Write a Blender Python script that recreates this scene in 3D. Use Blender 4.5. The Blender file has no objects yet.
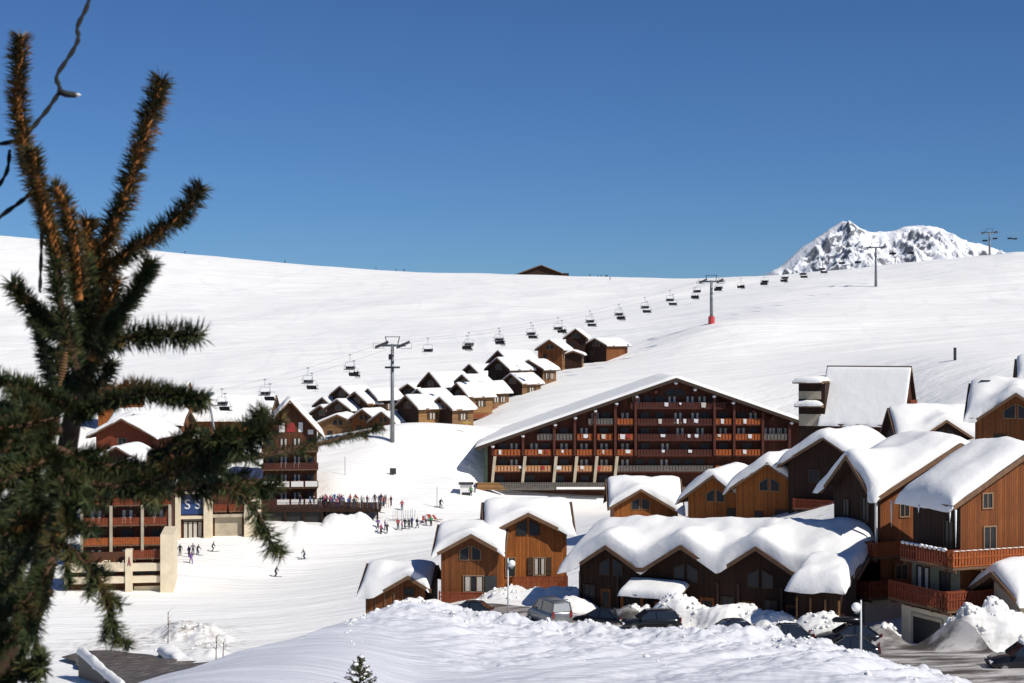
import bpy, math, random
import numpy as np
from mathutils import Vector, Matrix
random.seed(7); RNG = np.random.default_rng(7)
F = 1576.0; CX, CY, CZ = 512.0, 341.5, 30.0
COL = bpy.context.scene.collection
R = math.radians

def at(px, py, D):
    return Vector(((px-CX)/F*D, D, CZ+(CY-py)/F*D))
def lx(px, D): return (px-CX)/F*D
def lz(py, D): return CZ+(CY-py)/F*D

# ---------------------------------------------------------------- scene helpers
def tag(o, label=None, cat=None, group=None, kind=None):
    if label: o['label'] = label
    if cat: o['category'] = cat
    if group: o['group'] = group
    if kind: o['kind'] = kind
    return o
def empty(name, loc=(0,0,0), rz=0.0, label=None, cat=None, group=None):
    o = bpy.data.objects.new(name, None); COL.objects.link(o)
    o.location = loc; o.rotation_euler = (0,0,rz); o.empty_display_size = .5
    return tag(o, label, cat, group)
def copy_tree(o, parent=None):
    c = o.copy(); COL.objects.link(c); c.parent = parent
    for ch in list(o.children): copy_tree(ch, c)
    return c

class MB:
    """collects geometry and links it as one mesh object"""
    def __init__(s): s.v=[]; s.f=[]; s.m=[]; s.cm=0; s.M=None
    def add(s, verts, faces, m=None):
        b=len(s.v)
        if s.M is not None: verts=[tuple(s.M@Vector(v)) for v in verts]
        s.v+= [tuple(v) for v in verts]; mm = s.cm if m is None else m
        for f in faces: s.f.append(tuple(i+b for i in f)); s.m.append(mm)
    def box(s,x0,x1,y0,y1,z0,z1,m=None):
        s.add([(x0,y0,z0),(x1,y0,z0),(x1,y1,z0),(x0,y1,z0),(x0,y0,z1),(x1,y0,z1),(x1,y1,z1),(x0,y1,z1)],
              [(0,3,2,1),(4,5,6,7),(0,1,5,4),(1,2,6,5),(2,3,7,6),(3,0,4,7)],m)
    def cbox(s,c,sz,m=None):
        s.box(c[0]-sz[0]/2,c[0]+sz[0]/2,c[1]-sz[1]/2,c[1]+sz[1]/2,c[2]-sz[2]/2,c[2]+sz[2]/2,m)
    def tube(s,pts,rad,n=6,m=None,caps=True):
        pts=[Vector(p) for p in pts]
        if not hasattr(rad,'__len__'): rad=[rad]*len(pts)
        vs=[];fs=[]; up=None
        for i,p in enumerate(pts):
            d=(pts[min(i+1,len(pts)-1)]-pts[max(i-1,0)])
            if d.length<1e-9: d=Vector((0,0,1))
            d.normalize()
            if up is None: up = d.orthogonal().normalized()
            else:
                up=(up-d*up.dot(d))
                up = up.normalized() if up.length>1e-6 else d.orthogonal().normalized()
            w=d.cross(up)
            for k in range(n):
                a=2*math.pi*k/n
                vs.append(p+(up*math.cos(a)+w*math.sin(a))*rad[i])
        for i in range(len(pts)-1):
            for k in range(n):
                a=i*n+k; b=i*n+(k+1)%n
                fs.append((a,b,b+n,a+n))
        if caps:
            fs.append(tuple(range(n-1,-1,-1))); q=(len(pts)-1)*n; fs.append(tuple(q+k for k in range(n)))
        s.add(vs,fs,m)
    def bar(s,a,b,w,h=None,m=None):
        """rectangular bar from a to b"""
        a=Vector(a);b=Vector(b);h=h or w; d=(b-a).normalized()
        sd=d.cross(Vector((0,0,1)))
        if sd.length<1e-4: sd=Vector((1,0,0))
        sd.normalize(); u=sd.cross(d).normalized()
        vs=[]
        for p in (a,b):
            for i,j in ((-1,-1),(1,-1),(1,1),(-1,1)): vs.append(p+sd*w/2*i+u*h/2*j)
        s.add(vs,[(0,3,2,1),(4,5,6,7),(0,1,5,4),(1,2,6,5),(2,3,7,6),(3,0,4,7)],m)
    def ball(s,c,r,n=8,m=None,sq=(1,1,1)):
        c=Vector(c);vs=[];fs=[];k=n//2+1
        for i in range(k+1):
            t=math.pi*i/k
            for j in range(n):
                a=2*math.pi*j/n
                vs.append((c[0]+r*sq[0]*math.sin(t)*math.cos(a),c[1]+r*sq[1]*math.sin(t)*math.sin(a),c[2]+r*sq[2]*math.cos(t)))
        for i in range(k):
            for j in range(n):
                a=i*n+j;b=i*n+(j+1)%n; fs.append((a,a+n,b+n,b))
        s.add(vs,fs,m)
    def prism(s,poly,y0,y1,m=None):
        """poly in xz extruded in y"""
        n=len(poly)
        vs=[(p[0],y0,p[1]) for p in poly]+[(p[0],y1,p[1]) for p in poly]
        fs=[tuple(range(n)),tuple(range(2*n-1,n-1,-1))]+[(i,i+n,(i+1)%n+n,(i+1)%n) for i in range(n)]
        s.add(vs,fs,m)
    def build(s,name,mat,parent=None,smooth=False,loc=None,rz=None):
        me=bpy.data.meshes.new(name); me.from_pydata(s.v,[],s.f)
        mats=mat if isinstance(mat,(list,tuple)) else [mat]
        for q in mats: me.materials.append(q)
        if s.m and max(s.m)>0: me.polygons.foreach_set('material_index',s.m)
        if smooth: me.polygons.foreach_set('use_smooth',[True]*len(me.polygons))
        me.update()
        o=bpy.data.objects.new(name,me); COL.objects.link(o)
        if parent is not None: o.parent=parent
        if loc is not None: o.location=loc
        if rz is not None: o.rotation_euler=(0,0,rz)
        return o

def grid_object(name,X,Y,Z,mat,parent=None,smooth=True,attr=None):
    """height sheet from 2-D arrays, numpy fast path"""
    nr,nc=X.shape
    co=np.empty((nr*nc,3),np.float32); co[:,0]=X.ravel(); co[:,1]=Y.ravel(); co[:,2]=Z.ravel()
    idx=np.arange(nr*nc).reshape(nr,nc)
    q=np.stack([idx[:-1,:-1],idx[:-1,1:],idx[1:,1:],idx[1:,:-1]],-1).reshape(-1,4)
    me=bpy.data.meshes.new(name)
    me.vertices.add(nr*nc); me.vertices.foreach_set('co',co.ravel())
    me.loops.add(q.size); me.loops.foreach_set('vertex_index',q.ravel().astype(np.int32))
    me.polygons.add(len(q)); me.polygons.foreach_set('loop_start',np.arange(0,q.size,4,dtype=np.int32))
    me.polygons.foreach_set('loop_total',np.full(len(q),4,np.int32))
    me.update(calc_edges=True); me.validate()
    if smooth: me.polygons.foreach_set('use_smooth',np.ones(len(q),bool))
    if attr is not None:
        for k,a in attr.items():
            at_=me.attributes.new(k,'FLOAT','POINT'); at_.data.foreach_set('value',a.ravel().astype(np.float32))
    me.materials.append(mat)
    o=bpy.data.objects.new(name,me); COL.objects.link(o)
    if parent is not None: o.parent=parent
    return o

# ---------------------------------------------------------------- numpy noise
def _hash(ix,iy,seed):
    h=(ix.astype(np.int64)*374761393+iy.astype(np.int64)*668265263+seed*1442695041)&0xffffffff
    h=((h^(h>>13))*1274126177)&0xffffffff
    return ((h^(h>>16))&0xffff)/65535.0
def vnoise(x,y,seed=0):
    ix=np.floor(x);iy=np.floor(y);fx=x-ix;fy=y-iy
    u=fx*fx*fx*(fx*(fx*6-15)+10);v=fy*fy*fy*(fy*(fy*6-15)+10)
    a=_hash(ix,iy,seed);b=_hash(ix+1,iy,seed);c=_hash(ix,iy+1,seed);d=_hash(ix+1,iy+1,seed)
    return (a+(b-a)*u+(c-a)*v+(a-b-c+d)*u*v)*2-1
def fbm(x,y,oct=4,seed=0,gain=.5):
    s=0;a=1;t=0
    for o in range(oct):
        s=s+a*vnoise(x*2**o+17.3*o,y*2**o-9.1*o,seed+o);t+=a;a*=gain
    return s/t
def ridged(x,y,oct=4,seed=0):
    s=0;a=1;t=0
    for o in range(oct):
        s=s+a*(1-np.abs(vnoise(x*2**o+3.7*o,y*2**o+5.1*o,seed+o)));t+=a;a*=.5
    return s/t

# ---------------------------------------------------------------- materials
def mat(name, col=(.5,.5,.5), rough=.7, metal=0.0, spec=.5):
    m=bpy.data.materials.new(name); m.use_nodes=True
    b=m.node_tree.nodes['Principled BSDF']
    b.inputs['Base Color'].default_value=(*col,1); b.inputs['Roughness'].default_value=rough
    b.inputs['Metallic'].default_value=metal; b.inputs['Specular IOR Level'].default_value=spec
    return m
class N:
    def __init__(s,m): s.t=m.node_tree; s.b=s.t.nodes['Principled BSDF']
    def n(s,typ,**kw):
        x=s.t.nodes.new(typ)
        for k,v in kw.items(): setattr(x,k,v)
        return x
    def l(s,a,b): s.t.links.new(a,b)
    def coord(s,kind='Object'): return s.n('ShaderNodeTexCoord').outputs[kind]
    def noise(s,vec,scale,detail=4,rough=.55):
        x=s.n('ShaderNodeTexNoise'); x.inputs['Scale'].default_value=scale; x.inputs['Detail'].default_value=detail
        x.inputs['Roughness'].default_value=rough; s.l(vec,x.inputs['Vector']); return x.outputs['Fac']
    def ramp(s,fac,stops):
        x=s.n('ShaderNodeValToRGB'); e=x.color_ramp.elements
        while len(e)<len(stops): e.new(.5)
        for i,(p,c) in enumerate(stops):
            e[i].position=p; e[i].color=(*c,1) if hasattr(c,'__len__') else (c,c,c,1)
        s.l(fac,x.inputs['Fac']); return x.outputs['Color']
    def math(s,op,a,b=None,c=None):
        x=s.n('ShaderNodeMath',operation=op)
        for i,v in enumerate((a,b,c)):
            if v is None: continue
            if hasattr(v,'is_linked') or hasattr(v,'links'): s.l(v,x.inputs[i])
            else: x.inputs[i].default_value=v
        return x.outputs[0]
    def mix(s,fac,a,b,blend='MIX'):
        x=s.n('ShaderNodeMix',data_type='RGBA',blend_type=blend)
        for sock,v in ((x.inputs[0],fac),(x.inputs[6],a),(x.inputs[7],b)):
            if hasattr(v,'links'): s.l(v,sock)
            elif hasattr(v,'__len__'): sock.default_value=(*v,1)
            else: sock.default_value=v
        return x.outputs[2]
    def bump(s,h,strength,dist,normal=None):
        x=s.n('ShaderNodeBump'); x.inputs['Strength'].default_value=strength; x.inputs['Distance'].default_value=dist
        s.l(h,x.inputs['Height'])
        if normal is not None: s.l(normal,x.inputs['Normal'])
        return x.outputs['Normal']
    def sep(s,vec):
        x=s.n('ShaderNodeSeparateXYZ'); s.l(vec,x.inputs[0]); return x.outputs
    def comb(s,x,y,z):
        c=s.n('ShaderNodeCombineXYZ')
        for i,v in enumerate((x,y,z)):
            if hasattr(v,'links'): s.l(v,c.inputs[i])
            else: c.inputs[i].default_value=v
        return c.outputs[0]
    def mapv(s,vec,scale=(1,1,1),rot=(0,0,0)):
        x=s.n('ShaderNodeMapping'); x.inputs['Scale'].default_value=scale; x.inputs['Rotation'].default_value=rot
        s.l(vec,x.inputs['Vector']); return x.outputs[0]

def snow_material(name, base=(.80,.81,.84), b1=(3.0,.25,.06), b2=(.35,.3,.5), grain=(14,.25,.02)):
    m=mat(name,base,.62,spec=.25); n=N(m); P=n.coord('Object')
    nz=n.noise(P,.08,5); c=n.ramp(nz,[(.3,tuple(v*.965 for v in base)),(.75,base)])
    n.l(c,n.b.inputs['Base Color'])
    nb=n.bump(n.noise(P,b2[0],5),b2[1],b2[2]); nb=n.bump(n.noise(P,b1[0],4),b1[1],b1[2],nb)
    nb=n.bump(n.noise(P,grain[0],3),grain[1],grain[2],nb)
    n.l(nb,n.b.inputs['Normal'])
    n.b.inputs['Subsurface Weight'].default_value=0
    return m
def plank_material(name, base, dark=None, width=.17, vertical=True, var=.35, weather=.25, rough=.75):
    """timber boards; object coordinates in metres"""
    dark=dark or tuple(v*.45 for v in base)
    m=mat(name,base,rough,spec=.25); n=N(m); P=n.coord('Object'); S=n.sep(P)
    u=n.math('ADD',S[0],S[1]) if vertical else S[2]
    t=n.math('DIVIDE',u,width); cell=n.math('FLOOR',t); fr=n.math('FRACT',t)
    wn=n.n('ShaderNodeTexWhiteNoise',noise_dimensions='1D'); n.l(cell,wn.inputs['W'])
    tone=n.ramp(wn.outputs['Value'],[(0,tuple(v*(1-var) for v in base)),(1,tuple(min(1,v*(1+var*.6)) for v in base))])
    gv=n.mapv(P,(9,9,1.2) if vertical else (1.2,1.2,9))
    g=n.noise(gv,1.0,4); tone=n.mix(n.ramp(g,[(.35,.0),(.75,.6)]),tone,dark)
    w=n.noise(P,.45,3); tone=n.mix(n.ramp(w,[(.45,0.0),(.8,weather)]),tone,tuple(v*.35 for v in base))
    gap=n.math('LESS_THAN',fr,.10); col=n.mix(gap,tone,tuple(v*.15 for v in base))
    n.l(col,n.b.inputs['Base Color'])
    n.l(n.bump(n.math('SUBTRACT',1.0,gap),.5,.02),n.b.inputs['Normal'])
    return m
def wear_material(name, base, var=.15, scale=2.0, rough=.8, metal=0, bump=.1):
    m=mat(name,base,rough,metal,.3); n=N(m); P=n.coord('Object')
    z=n.noise(P,scale,5)
    n.l(n.ramp(z,[(.25,tuple(v*(1-var) for v in base)),(.75,tuple(min(1,v*(1+var)) for v in base))]),n.b.inputs['Base Color'])
    n.l(n.bump(n.noise(P,scale*6,3),bump,.02),n.b.inputs['Normal'])
    return m

M={}
M['snow_roof']=snow_material('snow_on_roofs',(.85,.84,.81),b1=(2.6,.16,.12),b2=(.6,.25,.35),grain=(11,.25,.03))
M['orange']=plank_material('orange_timber',(.36,.115,.024),weather=.4)
M['orange2']=plank_material('honey_timber',(.23,.072,.019),width=.2,weather=.3)
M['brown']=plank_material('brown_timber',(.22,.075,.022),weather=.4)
M['dbrown']=plank_material('dark_and_shaded_timber',(.04,.017,.009),weather=.4)  # also used to paint shade on chalet fronts
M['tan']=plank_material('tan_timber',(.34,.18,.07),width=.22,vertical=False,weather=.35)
M['tan2']=plank_material('old_timber',(.25,.135,.06),width=.22,vertical=False,weather=.5)
M['chalet_brown']=plank_material('warm_brown_timber',(.13,.050,.022),weather=.4)
M['redbrown']=plank_material('red_brown_timber',(.105,.032,.017),weather=.4)
M['rail']=wear_material('orange_balcony_wood',(.33,.085,.022),.25,3)
M['rail_red']=wear_material('red_balcony_wood',(.20,.045,.018),.25,3)
M['rail_dark']=wear_material('dark_balcony_wood',(.075,.022,.015),.3,3)
M['rail_grey']=wear_material('grey_balcony_wood',(.13,.115,.10),.3,3)
M['rail_tan']=wear_material('tan_balcony_wood',(.50,.25,.12),.25,3)
M['roof_edge']=wear_material('bargeboard_timber',(.16,.09,.05),.3,3)
M['roof_dark']=wear_material('roof_boards',(.05,.03,.02),.3,3)
M['frame']=wear_material('window_frame_wood',(.26,.16,.09),.15,5)
M['frame_dark']=wear_material('window_frame_dark',(.06,.035,.02),.2,5)
M['white']=wear_material('white_paint',(.78,.76,.72),.08,3,.5)
M['curtain']=wear_material('curtain_cloth',(.50,.46,.40),.15,6)
M['cream']=wear_material('cream_render',(.66,.56,.40),.12,.9,.9)
M['creamd']=wear_material('stained_cream_render',(.42,.36,.26),.25,.7,.9)
M['stone']=wear_material('grey_green_render',(.19,.19,.13),.25,.8,.9)
M['green']=wear_material('green_gable_panels',(.10,.13,.09),.2,.8,.8)
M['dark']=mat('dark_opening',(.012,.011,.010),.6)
m=mat('window_glass',(.02,.024,.028),.3,0,.25); M['glass']=m
M['car_black']=mat('black_car_paint',(.012,.013,.016),.22,.3,.6)
M['car_grey']=mat('silver_grey_car_paint',(.20,.205,.21),.3,.5,.5)
M['car_blue']=mat('dark_blue_car_paint',(.022,.028,.04),.22,.3,.6)
M['car_glass']=mat('car_glass',(.018,.022,.026),.05,0,.8)
M['car_glass_lit']=mat('pale_rear_glass',(.30,.32,.33),.12,0,.8)
M['rubber']=mat('rubber',(.02,.02,.02),.8)
M['alloy']=mat('alloy_wheel',(.35,.35,.36),.35,.8)
M['lamp_red']=mat('red_lens',(.16,.012,.01),.2)
M['lamp_clear']=mat('clear_lens',(.7,.7,.68),.15)
M['plate']=mat('number_plate',(.7,.68,.55),.4)
M['steel']=wear_material('galvanised_steel',(.22,.23,.24),.2,2,.5,.4)
M['steel_dark']=wear_material('dark_steel',(.05,.052,.055),.2,2,.5,.3)
M['globe']=mat('opal_globe',(.85,.85,.83),.25)
M['post_white']=wear_material('pale_painted_post',(.6,.6,.6),.1,4,.5)
M['red_paint']=mat('red_paint',(.5,.05,.05),.6)
M['lift_steel']=mat('pale_lift_steel',(.30,.31,.32),.5,.3)
M['skin']=mat('skin',(.5,.3,.2),.6)
for k,c in dict(c_black=(.015,.015,.018),c_red=(.30,.03,.03),c_navy=(.02,.03,.09),c_pink=(.33,.09,.17),c_blue=(.04,.10,.26),
                c_white=(.62,.62,.62),c_grey=(.13,.13,.14),c_yellow=(.4,.28,.05),c_purple=(.14,.06,.22),c_green=(.05,.2,.08)).items():
    M[k]=wear_material('cloth_'+k[2:],c,.15,8)
# ---------------------------------------------------------------- camera, sun, sky
sc=bpy.context.scene
cam=bpy.data.cameras.new('camera'); co=bpy.data.objects.new('camera',cam); COL.objects.link(co)
co.location=(0,0,CZ); co.rotation_euler=(R(90),0,0)
cam.sensor_width=36; cam.lens=36*F/1024; cam.clip_start=.1; cam.clip_end=20000
cam.dof.use_dof=True; cam.dof.focus_distance=170; cam.dof.aperture_fstop=20
sc.camera=co
SUN_EL=R(44); sd=Vector((.82,-.57,0)).normalized()
to_sun=Vector((sd.x*math.cos(SUN_EL),sd.y*math.cos(SUN_EL),math.sin(SUN_EL)))
sun=bpy.data.lights.new('sun','SUN'); sun.energy=4.7; sun.angle=R(.53); sun.color=(1,.955,.88)
so=bpy.data.objects.new('sun',sun); COL.objects.link(so)
so.rotation_euler=to_sun.to_track_quat('Z','Y').to_euler(); so.location=(200,-100,300)
w=bpy.data.worlds.new('World'); sc.world=w; w.use_nodes=True
nt=w.node_tree; bg=nt.nodes['Background']
sky=nt.nodes.new('ShaderNodeTexSky'); sky.sky_type='NISHITA'; sky.sun_disc=False
sky.sun_elevation=SUN_EL; sky.sun_rotation=math.atan2(to_sun.x,to_sun.y)
sky.altitude=2100; sky.air_density=1.0; sky.dust_density=.2; sky.ozone_density=1.7
mx_=nt.nodes.new('ShaderNodeMix'); mx_.data_type='RGBA'; mx_.blend_type='MULTIPLY'; mx_.inputs[0].default_value=1
nt.links.new(sky.outputs[0],mx_.inputs[6]); mx_.inputs[7].default_value=(.51,.825,1.26,1)
nt.links.new(mx_.outputs[2],bg.inputs[0]); bg.inputs[1].default_value=.060
sc.view_settings.view_transform='Standard'; sc.view_settings.look='None'; sc.view_settings.exposure=0

# ---------------------------------------------------------------- terrain
def _ctl():
    P=[]
    def a(px,py,D): P.append(((px-CX)/F*D,D,(CY-py)/F*D))
    def w(px,D,z): P.append(((px-CX)/F*D,D,z))
    for t in [(450,615,128),(560,622,122),(640,632,116),(740,640,110),(860,652,103),(900,655,102),(1000,668,95),(1060,676,92),
      (530,598,142),(460,600,140),(915,640,112),(230,620,185),(160,600,200),(190,560,226),(190,537,243),(230,537,243),(275,575,223),(130,650,168),(60,660,165),
      (430,560,215),(350,590,200),(590,520,235),(470,510,262),(350,510,262),(330,480,272),(345,452,288),(393,435,292),(430,432,296),
      (480,438,300),(400,480,275),(470,480,278),(400,457,285),(350,440,325),(330,432,340),(445,431,325),(470,412,340),(530,384,365),
      (600,361,400),(560,372,385),(440,402,370),(380,408,370),(300,412,370),(130,432,300),(0,430,300),
      (0,400,420),(150,380,430),(100,320,560),(0,300,620),(200,330,520),(300,370,430),(300,320,560),(300,290,700),(450,335,480),
      (450,300,620),(560,325,490),(560,300,620),(650,312,540),(700,290,600),
      (-250,232,900),(0,240,880),(100,247,870),(160,252,860),(300,265,850),(400,272,830),(520,275,800),(620,278,760),(760,276,680),
      (850,268,640),(940,262,620),(1024,256,610),(1250,245,600),
      (540,402,330),(500,427,312),(620,382,345),(800,372,335),(850,445,240),
      (950,360,300),(1024,370,280),(1024,310,430),(950,300,480),(870,330,400),(755,350,385),(712,323,414),(876,287,531),(800,300,480),
      (640,530,190),(740,517,182),(835,500,170),(940,445,205),(1000,442,170),(1150,400,200),
      (480,496,287),(650,345,410),(690,330,430)]: a(*t)
    for t in [(700,85,-21.8),(500,95,-23),(1000,80,-20.0),(1200,90,-19),(300,100,-28),(150,80,-31),(0,100,-33),(-200,120,-33),
      (600,135,-22),(750,125,-21.4),(850,117,-21.1),(700,140,-22.2),(800,150,-20.5),(900,150,-17),(340,150,-28),(380,140,-25.3),(300,165,-31.5),(0,200,-32.5),
      (100,230,-31.5),(250,250,-29),(300,268,-28),(650,290,-28.3),(800,290,-22),(880,300,-9),(650,318,-14),(0,260,-29),(-300,250,-28),
      (512,60,-24),(512,20,-24),(-200,30,-30),(1200,30,-18),(512,-60,-24),(1000,130,-18.5),(1150,250,-5.5),(1150,310,-3),(1200,400,7),(1300,200,-9),(1200,500,19),(950,240,-9.5),(1050,230,-8.5)]: w(*t)
    for px,D in [(-250,1100),(100,1080),(400,1050),(620,980),(760,880),(940,830),(1250,800)]: w(px,D,{1:0}.get(0,10))
    for px in (-400,200,800,1400): w(px,1500,-60)
    return np.array(P)
_C=_ctl(); _S=100.0
def _phi(r2): return np.where(r2>1e-12,.5*r2*np.log(r2+1e-12),0)
_xy=_C[:,:2]/_S; _n=len(_C)
_K=_phi(((_xy[:,None]-_xy[None])**2).sum(-1))+np.eye(_n)*.0004
_Pm=np.hstack([np.ones((_n,1)),_xy]); _A=np.zeros((_n+3,_n+3)); _A[:_n,:_n]=_K; _A[:_n,_n:]=_Pm; _A[_n:,:_n]=_Pm.T
_W=np.linalg.solve(_A,np.concatenate([_C[:,2],[0,0,0]]))
def tps(X,Y):
    sh=X.shape; p=np.stack([X.ravel(),Y.ravel()],-1)/_S; out=np.empty(len(p))
    for i in range(0,len(p),20000):
        q=p[i:i+20000]; out[i:i+20000]=_phi(((q[:,None]-_xy[None])**2).sum(-1))@_W[:_n]+_W[_n]+q@_W[_n+1:]
    return out.reshape(sh)
# ploughed snow bank between the camera and the village road
_cp=np.array([(-400,860,60),(-100,770,66),(0,735,70),(130,684,76),(230,655,85),(300,636,92),(345,622,99),(372,612,105),(395,604,110),(420,599,113),
  (445,603,113),(480,612,113),(520,619,112),(560,626,110),(600,626,108),(640,631,106),(700,631,103),(740,634,100),(790,637,97),
  (830,643,94),(862,657,91),(880,666,90),(920,672,88),(960,685,86),(1024,712,82),(1100,740,80),(1400,850,70)],float)
_pp=np.arange(-400,1401,2.0); _g=np.exp(-np.linspace(-2.5,2.5,31)**2/2); _g/=_g.sum()
_cy=np.convolve(np.pad(np.interp(_pp,_cp[:,0],_cp[:,1]),15,'edge'),_g,'valid'); _cd=np.convolve(np.pad(np.interp(_pp,_cp[:,0],_cp[:,2]),15,'edge'),_g,'valid')
def bank(X,Y):
    D=np.maximum(Y,.5); px=np.clip(CX+F*X/D,-400,1400)
    cpy=np.interp(px,_pp,_cy); Dc=np.interp(px,_pp,_cd); zc=(CY-cpy)/F*Dc
    t=D/Dc
    KB=.66
    zb=(CY-np.maximum(697,cpy+26))/F*(KB*Dc)
    z0=-2.2
    def seg(t):
        z=np.where(t<KB, z0+(zb-z0)*(t/KB)**1.05, zb)
        return np.where(t>1, zc-(t-1)*Dc*.62-np.minimum((t-1)*Dc,3)**2*.02, z)
    z=seg(np.maximum(t,0)) ; z=np.where((t>KB)&(t<=1), zb+(zc-zb)*np.clip((t-KB)/(1-KB),0,1), z)
    return z,t,Dc,px
def ground_rel(X,Y,detail=True):
    v=tps(X,Y)
    far=np.clip((Y-1300)/600,0,1); v=v*(1-far)+far*(-90)
    v=np.where(Y<15,-22,v)
    b,t,Dc,px=bank(X,Y)
    b=np.where(Y<.5,-2.2,b)
    if detail:
        m=np.clip((Y-190)/60,0,1)
        v=v+.35*fbm(X/22,Y/22,3,3)*m+fbm(X/60,Y/60,3,5)*2.6*np.clip((Y-420)/150,0,1)*np.clip((760-Y)/150,0.15,1)
        rough=np.clip((px-330)/110,0,1)*np.exp(-((t-.99)/.10)**2)
        s=(X*.80+Y*.6); c=(X*-.6+Y*.8)
        streak=fbm(s/7.0,c/1.1,4,31)
        b=b+rough*(.75*fbm(X/2.4,Y/2.4,5,11,.66)+.55*ridged(X/1.5,Y/1.2,3,21)-.36+.5*np.maximum(fbm(X/5,Y/3,2,15),0))+.55*streak*np.clip((px-380)/80,0,1)*np.exp(-((t-.90)/.14)**2)+.22*fbm(X/1.4,Y/1.4,4,61,.6)*np.clip((fbm(s/16.0,c/5.0,2,63)+.05)*4,0,1)*np.clip((px-400)/80,0,1)*np.clip((t-.6)/.15,0,1)*(t<1.03)
        b=b+.22*fbm(X/9,Y/9,3,41)*np.clip(t,0,1)+.5*fbm(s/22.0,c/4.5,3,51)*np.clip((px-400)/100,0,1)*np.clip((t-.55)/.2,0,1)*(t<=1.02)
    k=.5
    h=np.maximum(v,b)+k*np.exp(-np.abs(v-b)/k)*.35
    return h,b>v,t,px
def gz(x,y):
    h=ground_rel(np.array([[float(x)]]),np.array([[float(y)]]))[0]; return float(h[0,0])+CZ

pxs=np.concatenate([np.linspace(-2600,-420,40),np.linspace(-400,-30,60),np.linspace(-24,1048,560),np.linspace(1056,1420,60),np.linspace(1450,3600,40)])
rows=np.concatenate([np.linspace(.6,55,40),np.arange(56,74,.6),np.arange(74,128,.22),np.arange(128,175,.7),np.arange(175,330,1.6),np.arange(330,700,4.5),np.arange(700,1200,8),np.geomspace(1200,9000,40)])
Yg,Pg=np.meshgrid(rows,pxs,indexing='ij'); Xg=(Pg-CX)/F*np.maximum(Yg,1)
# fan behind the camera so the sheet also runs under it
H,isb,tt,pp=ground_rel(Xg,Yg)
ICE=np.zeros_like(H)
# banks of cleared snow along the road and piles, in world metres
def pile(x,y,rx,ry,h,seed=1,rot=0,rgh=.35):
    global H
    c,s=math.cos(rot),math.sin(rot); dx=Xg-x;dy=Yg-y; u=(dx*c+dy*s)/rx; v=(-dx*s+dy*c)/ry
    g=np.clip(1-(u*u+v*v),0,1)**.7
    msk=g>0
    nz=np.zeros_like(H); nz[msk]=fbm(Xg[msk]/1.7,Yg[msk]/1.7,4,seed,.42)
    H=H+g*h*.62*(1+rgh*nz)+g*.22*fbm(Xg/.55,Yg/.55,3,seed+5)
PILES=[]
def ppile(px,D,rx,ry,h,rot=0,seed=1,rgh=.45):
    pile(lx(px,D),D,rx,ry,h,seed,rot,rgh)
for a in [(414,134,3.2,2.4,1.5,0,3),(398,136,2.4,2.4,1.4,0,5),(540,136,4.5,1.8,1.3,0,7),(505,138,2.4,1.8,1.2,.1,9),(585,134,3.5,1.8,1.2,-.2,11),
          (632,121,1.5,1.3,1.7,0,12),(575,127,2,1.3,1.3,0,14),(705,119,4.8,1.8,2.0,-.4,13),(755,116,4.5,1.8,1.9,-.4,17),(672,120,2.5,1.6,1.5,-.4,18),(800,113,3.5,1.6,1.7,-.3,19),
          (835,111,3,1.8,2.0,-.3,20),(882,107,1.6,1.6,2.0,-.2,21),(974,104.5,2.3,1.8,2.7,0,23),(996,104,2.6,2.0,2.5,0,25),(957,103.8,1.5,1.2,1.6,0,27),(938,104.5,1.2,1.0,.9,0,29),(1035,104,3.4,2.5,2.2,0,28),
          (330,248,3.6,2.6,2.0,0,31),(347,249,4.2,2.8,3.0,0,33),(311,245,3,2.2,2.2,0,35),(368,250,4,3,2.2,0,36),(294,245,2.6,2.0,1.8,0,37),
          (193,176,4.0,2.4,2.1,-.3,41),(178,179,3.0,2.0,1.8,0,43),(210,172,3.0,2.0,1.2,-.4,45),(205,158,3,2,1.2,-.4,46)]: ppile(*a)
_S0=snow_material('snow_ground',(.89,.878,.84),b1=(1.6,.10,.10),b2=(.16,.22,.8),grain=(7,.12,.04))
# ski traffic marks: long soft streaks across the slopes
n=N(_S0); P=n.coord('Object')
prev=n.b.inputs['Normal'].links[0].from_socket
s1=n.noise(n.mapv(P,(.05,.30,.3),(0,0,R(-18))),1,4,.6); s2=n.noise(n.mapv(P,(.02,.13,.1),(0,0,R(25))),1,5,.65)
nb=n.bump(s1,.18,1.5,prev); nb=n.bump(s2,.30,5,nb)
far_=n.n('ShaderNodeMapRange'); n.l(n.sep(P)[1],far_.inputs[0]); far_.inputs[1].default_value=330; far_.inputs[2].default_value=430
for (mp,rt,wd) in (((.008,.022,.01),30,.016),((.020,.009,.01),-20,.012),((.014,.032,.01),55,.014),((.03,.012,.01),10,.012)):
    v=n.noise(n.mapv(P,mp,(0,0,R(rt))),1,2,.45); dd=n.math('ABSOLUTE',n.math('SUBTRACT',v,.5)); ln_=n.math('MULTIPLY',n.math('LESS_THAN',dd,wd),far_.outputs[0])
    cur=n.b.inputs['Base Color'].links[0].from_socket; n.l(n.mix(n.math('MULTIPLY',ln_,.14),cur,(.60,.62,.66)),n.b.inputs['Base Color'])
n.l(nb,n.b.inputs['Normal'])
M['snow_ground']=_S0
BANK_SHADE=np.clip((1.03-tt)/.03,0,1)*isb*np.clip((tt-.3)/.3,0,1)
at_n=n.n('ShaderNodeAttribute',attribute_name='bank_shade'); cur=n.b.inputs['Base Color'].links[0].from_socket
n.l(n.mix(at_n.outputs['Fac'],cur,(.62,.63,.665)),n.b.inputs['Base Color'])  # greyer tint paints the bank's shade into its snow colour
DIRT=np.zeros_like(H)
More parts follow.
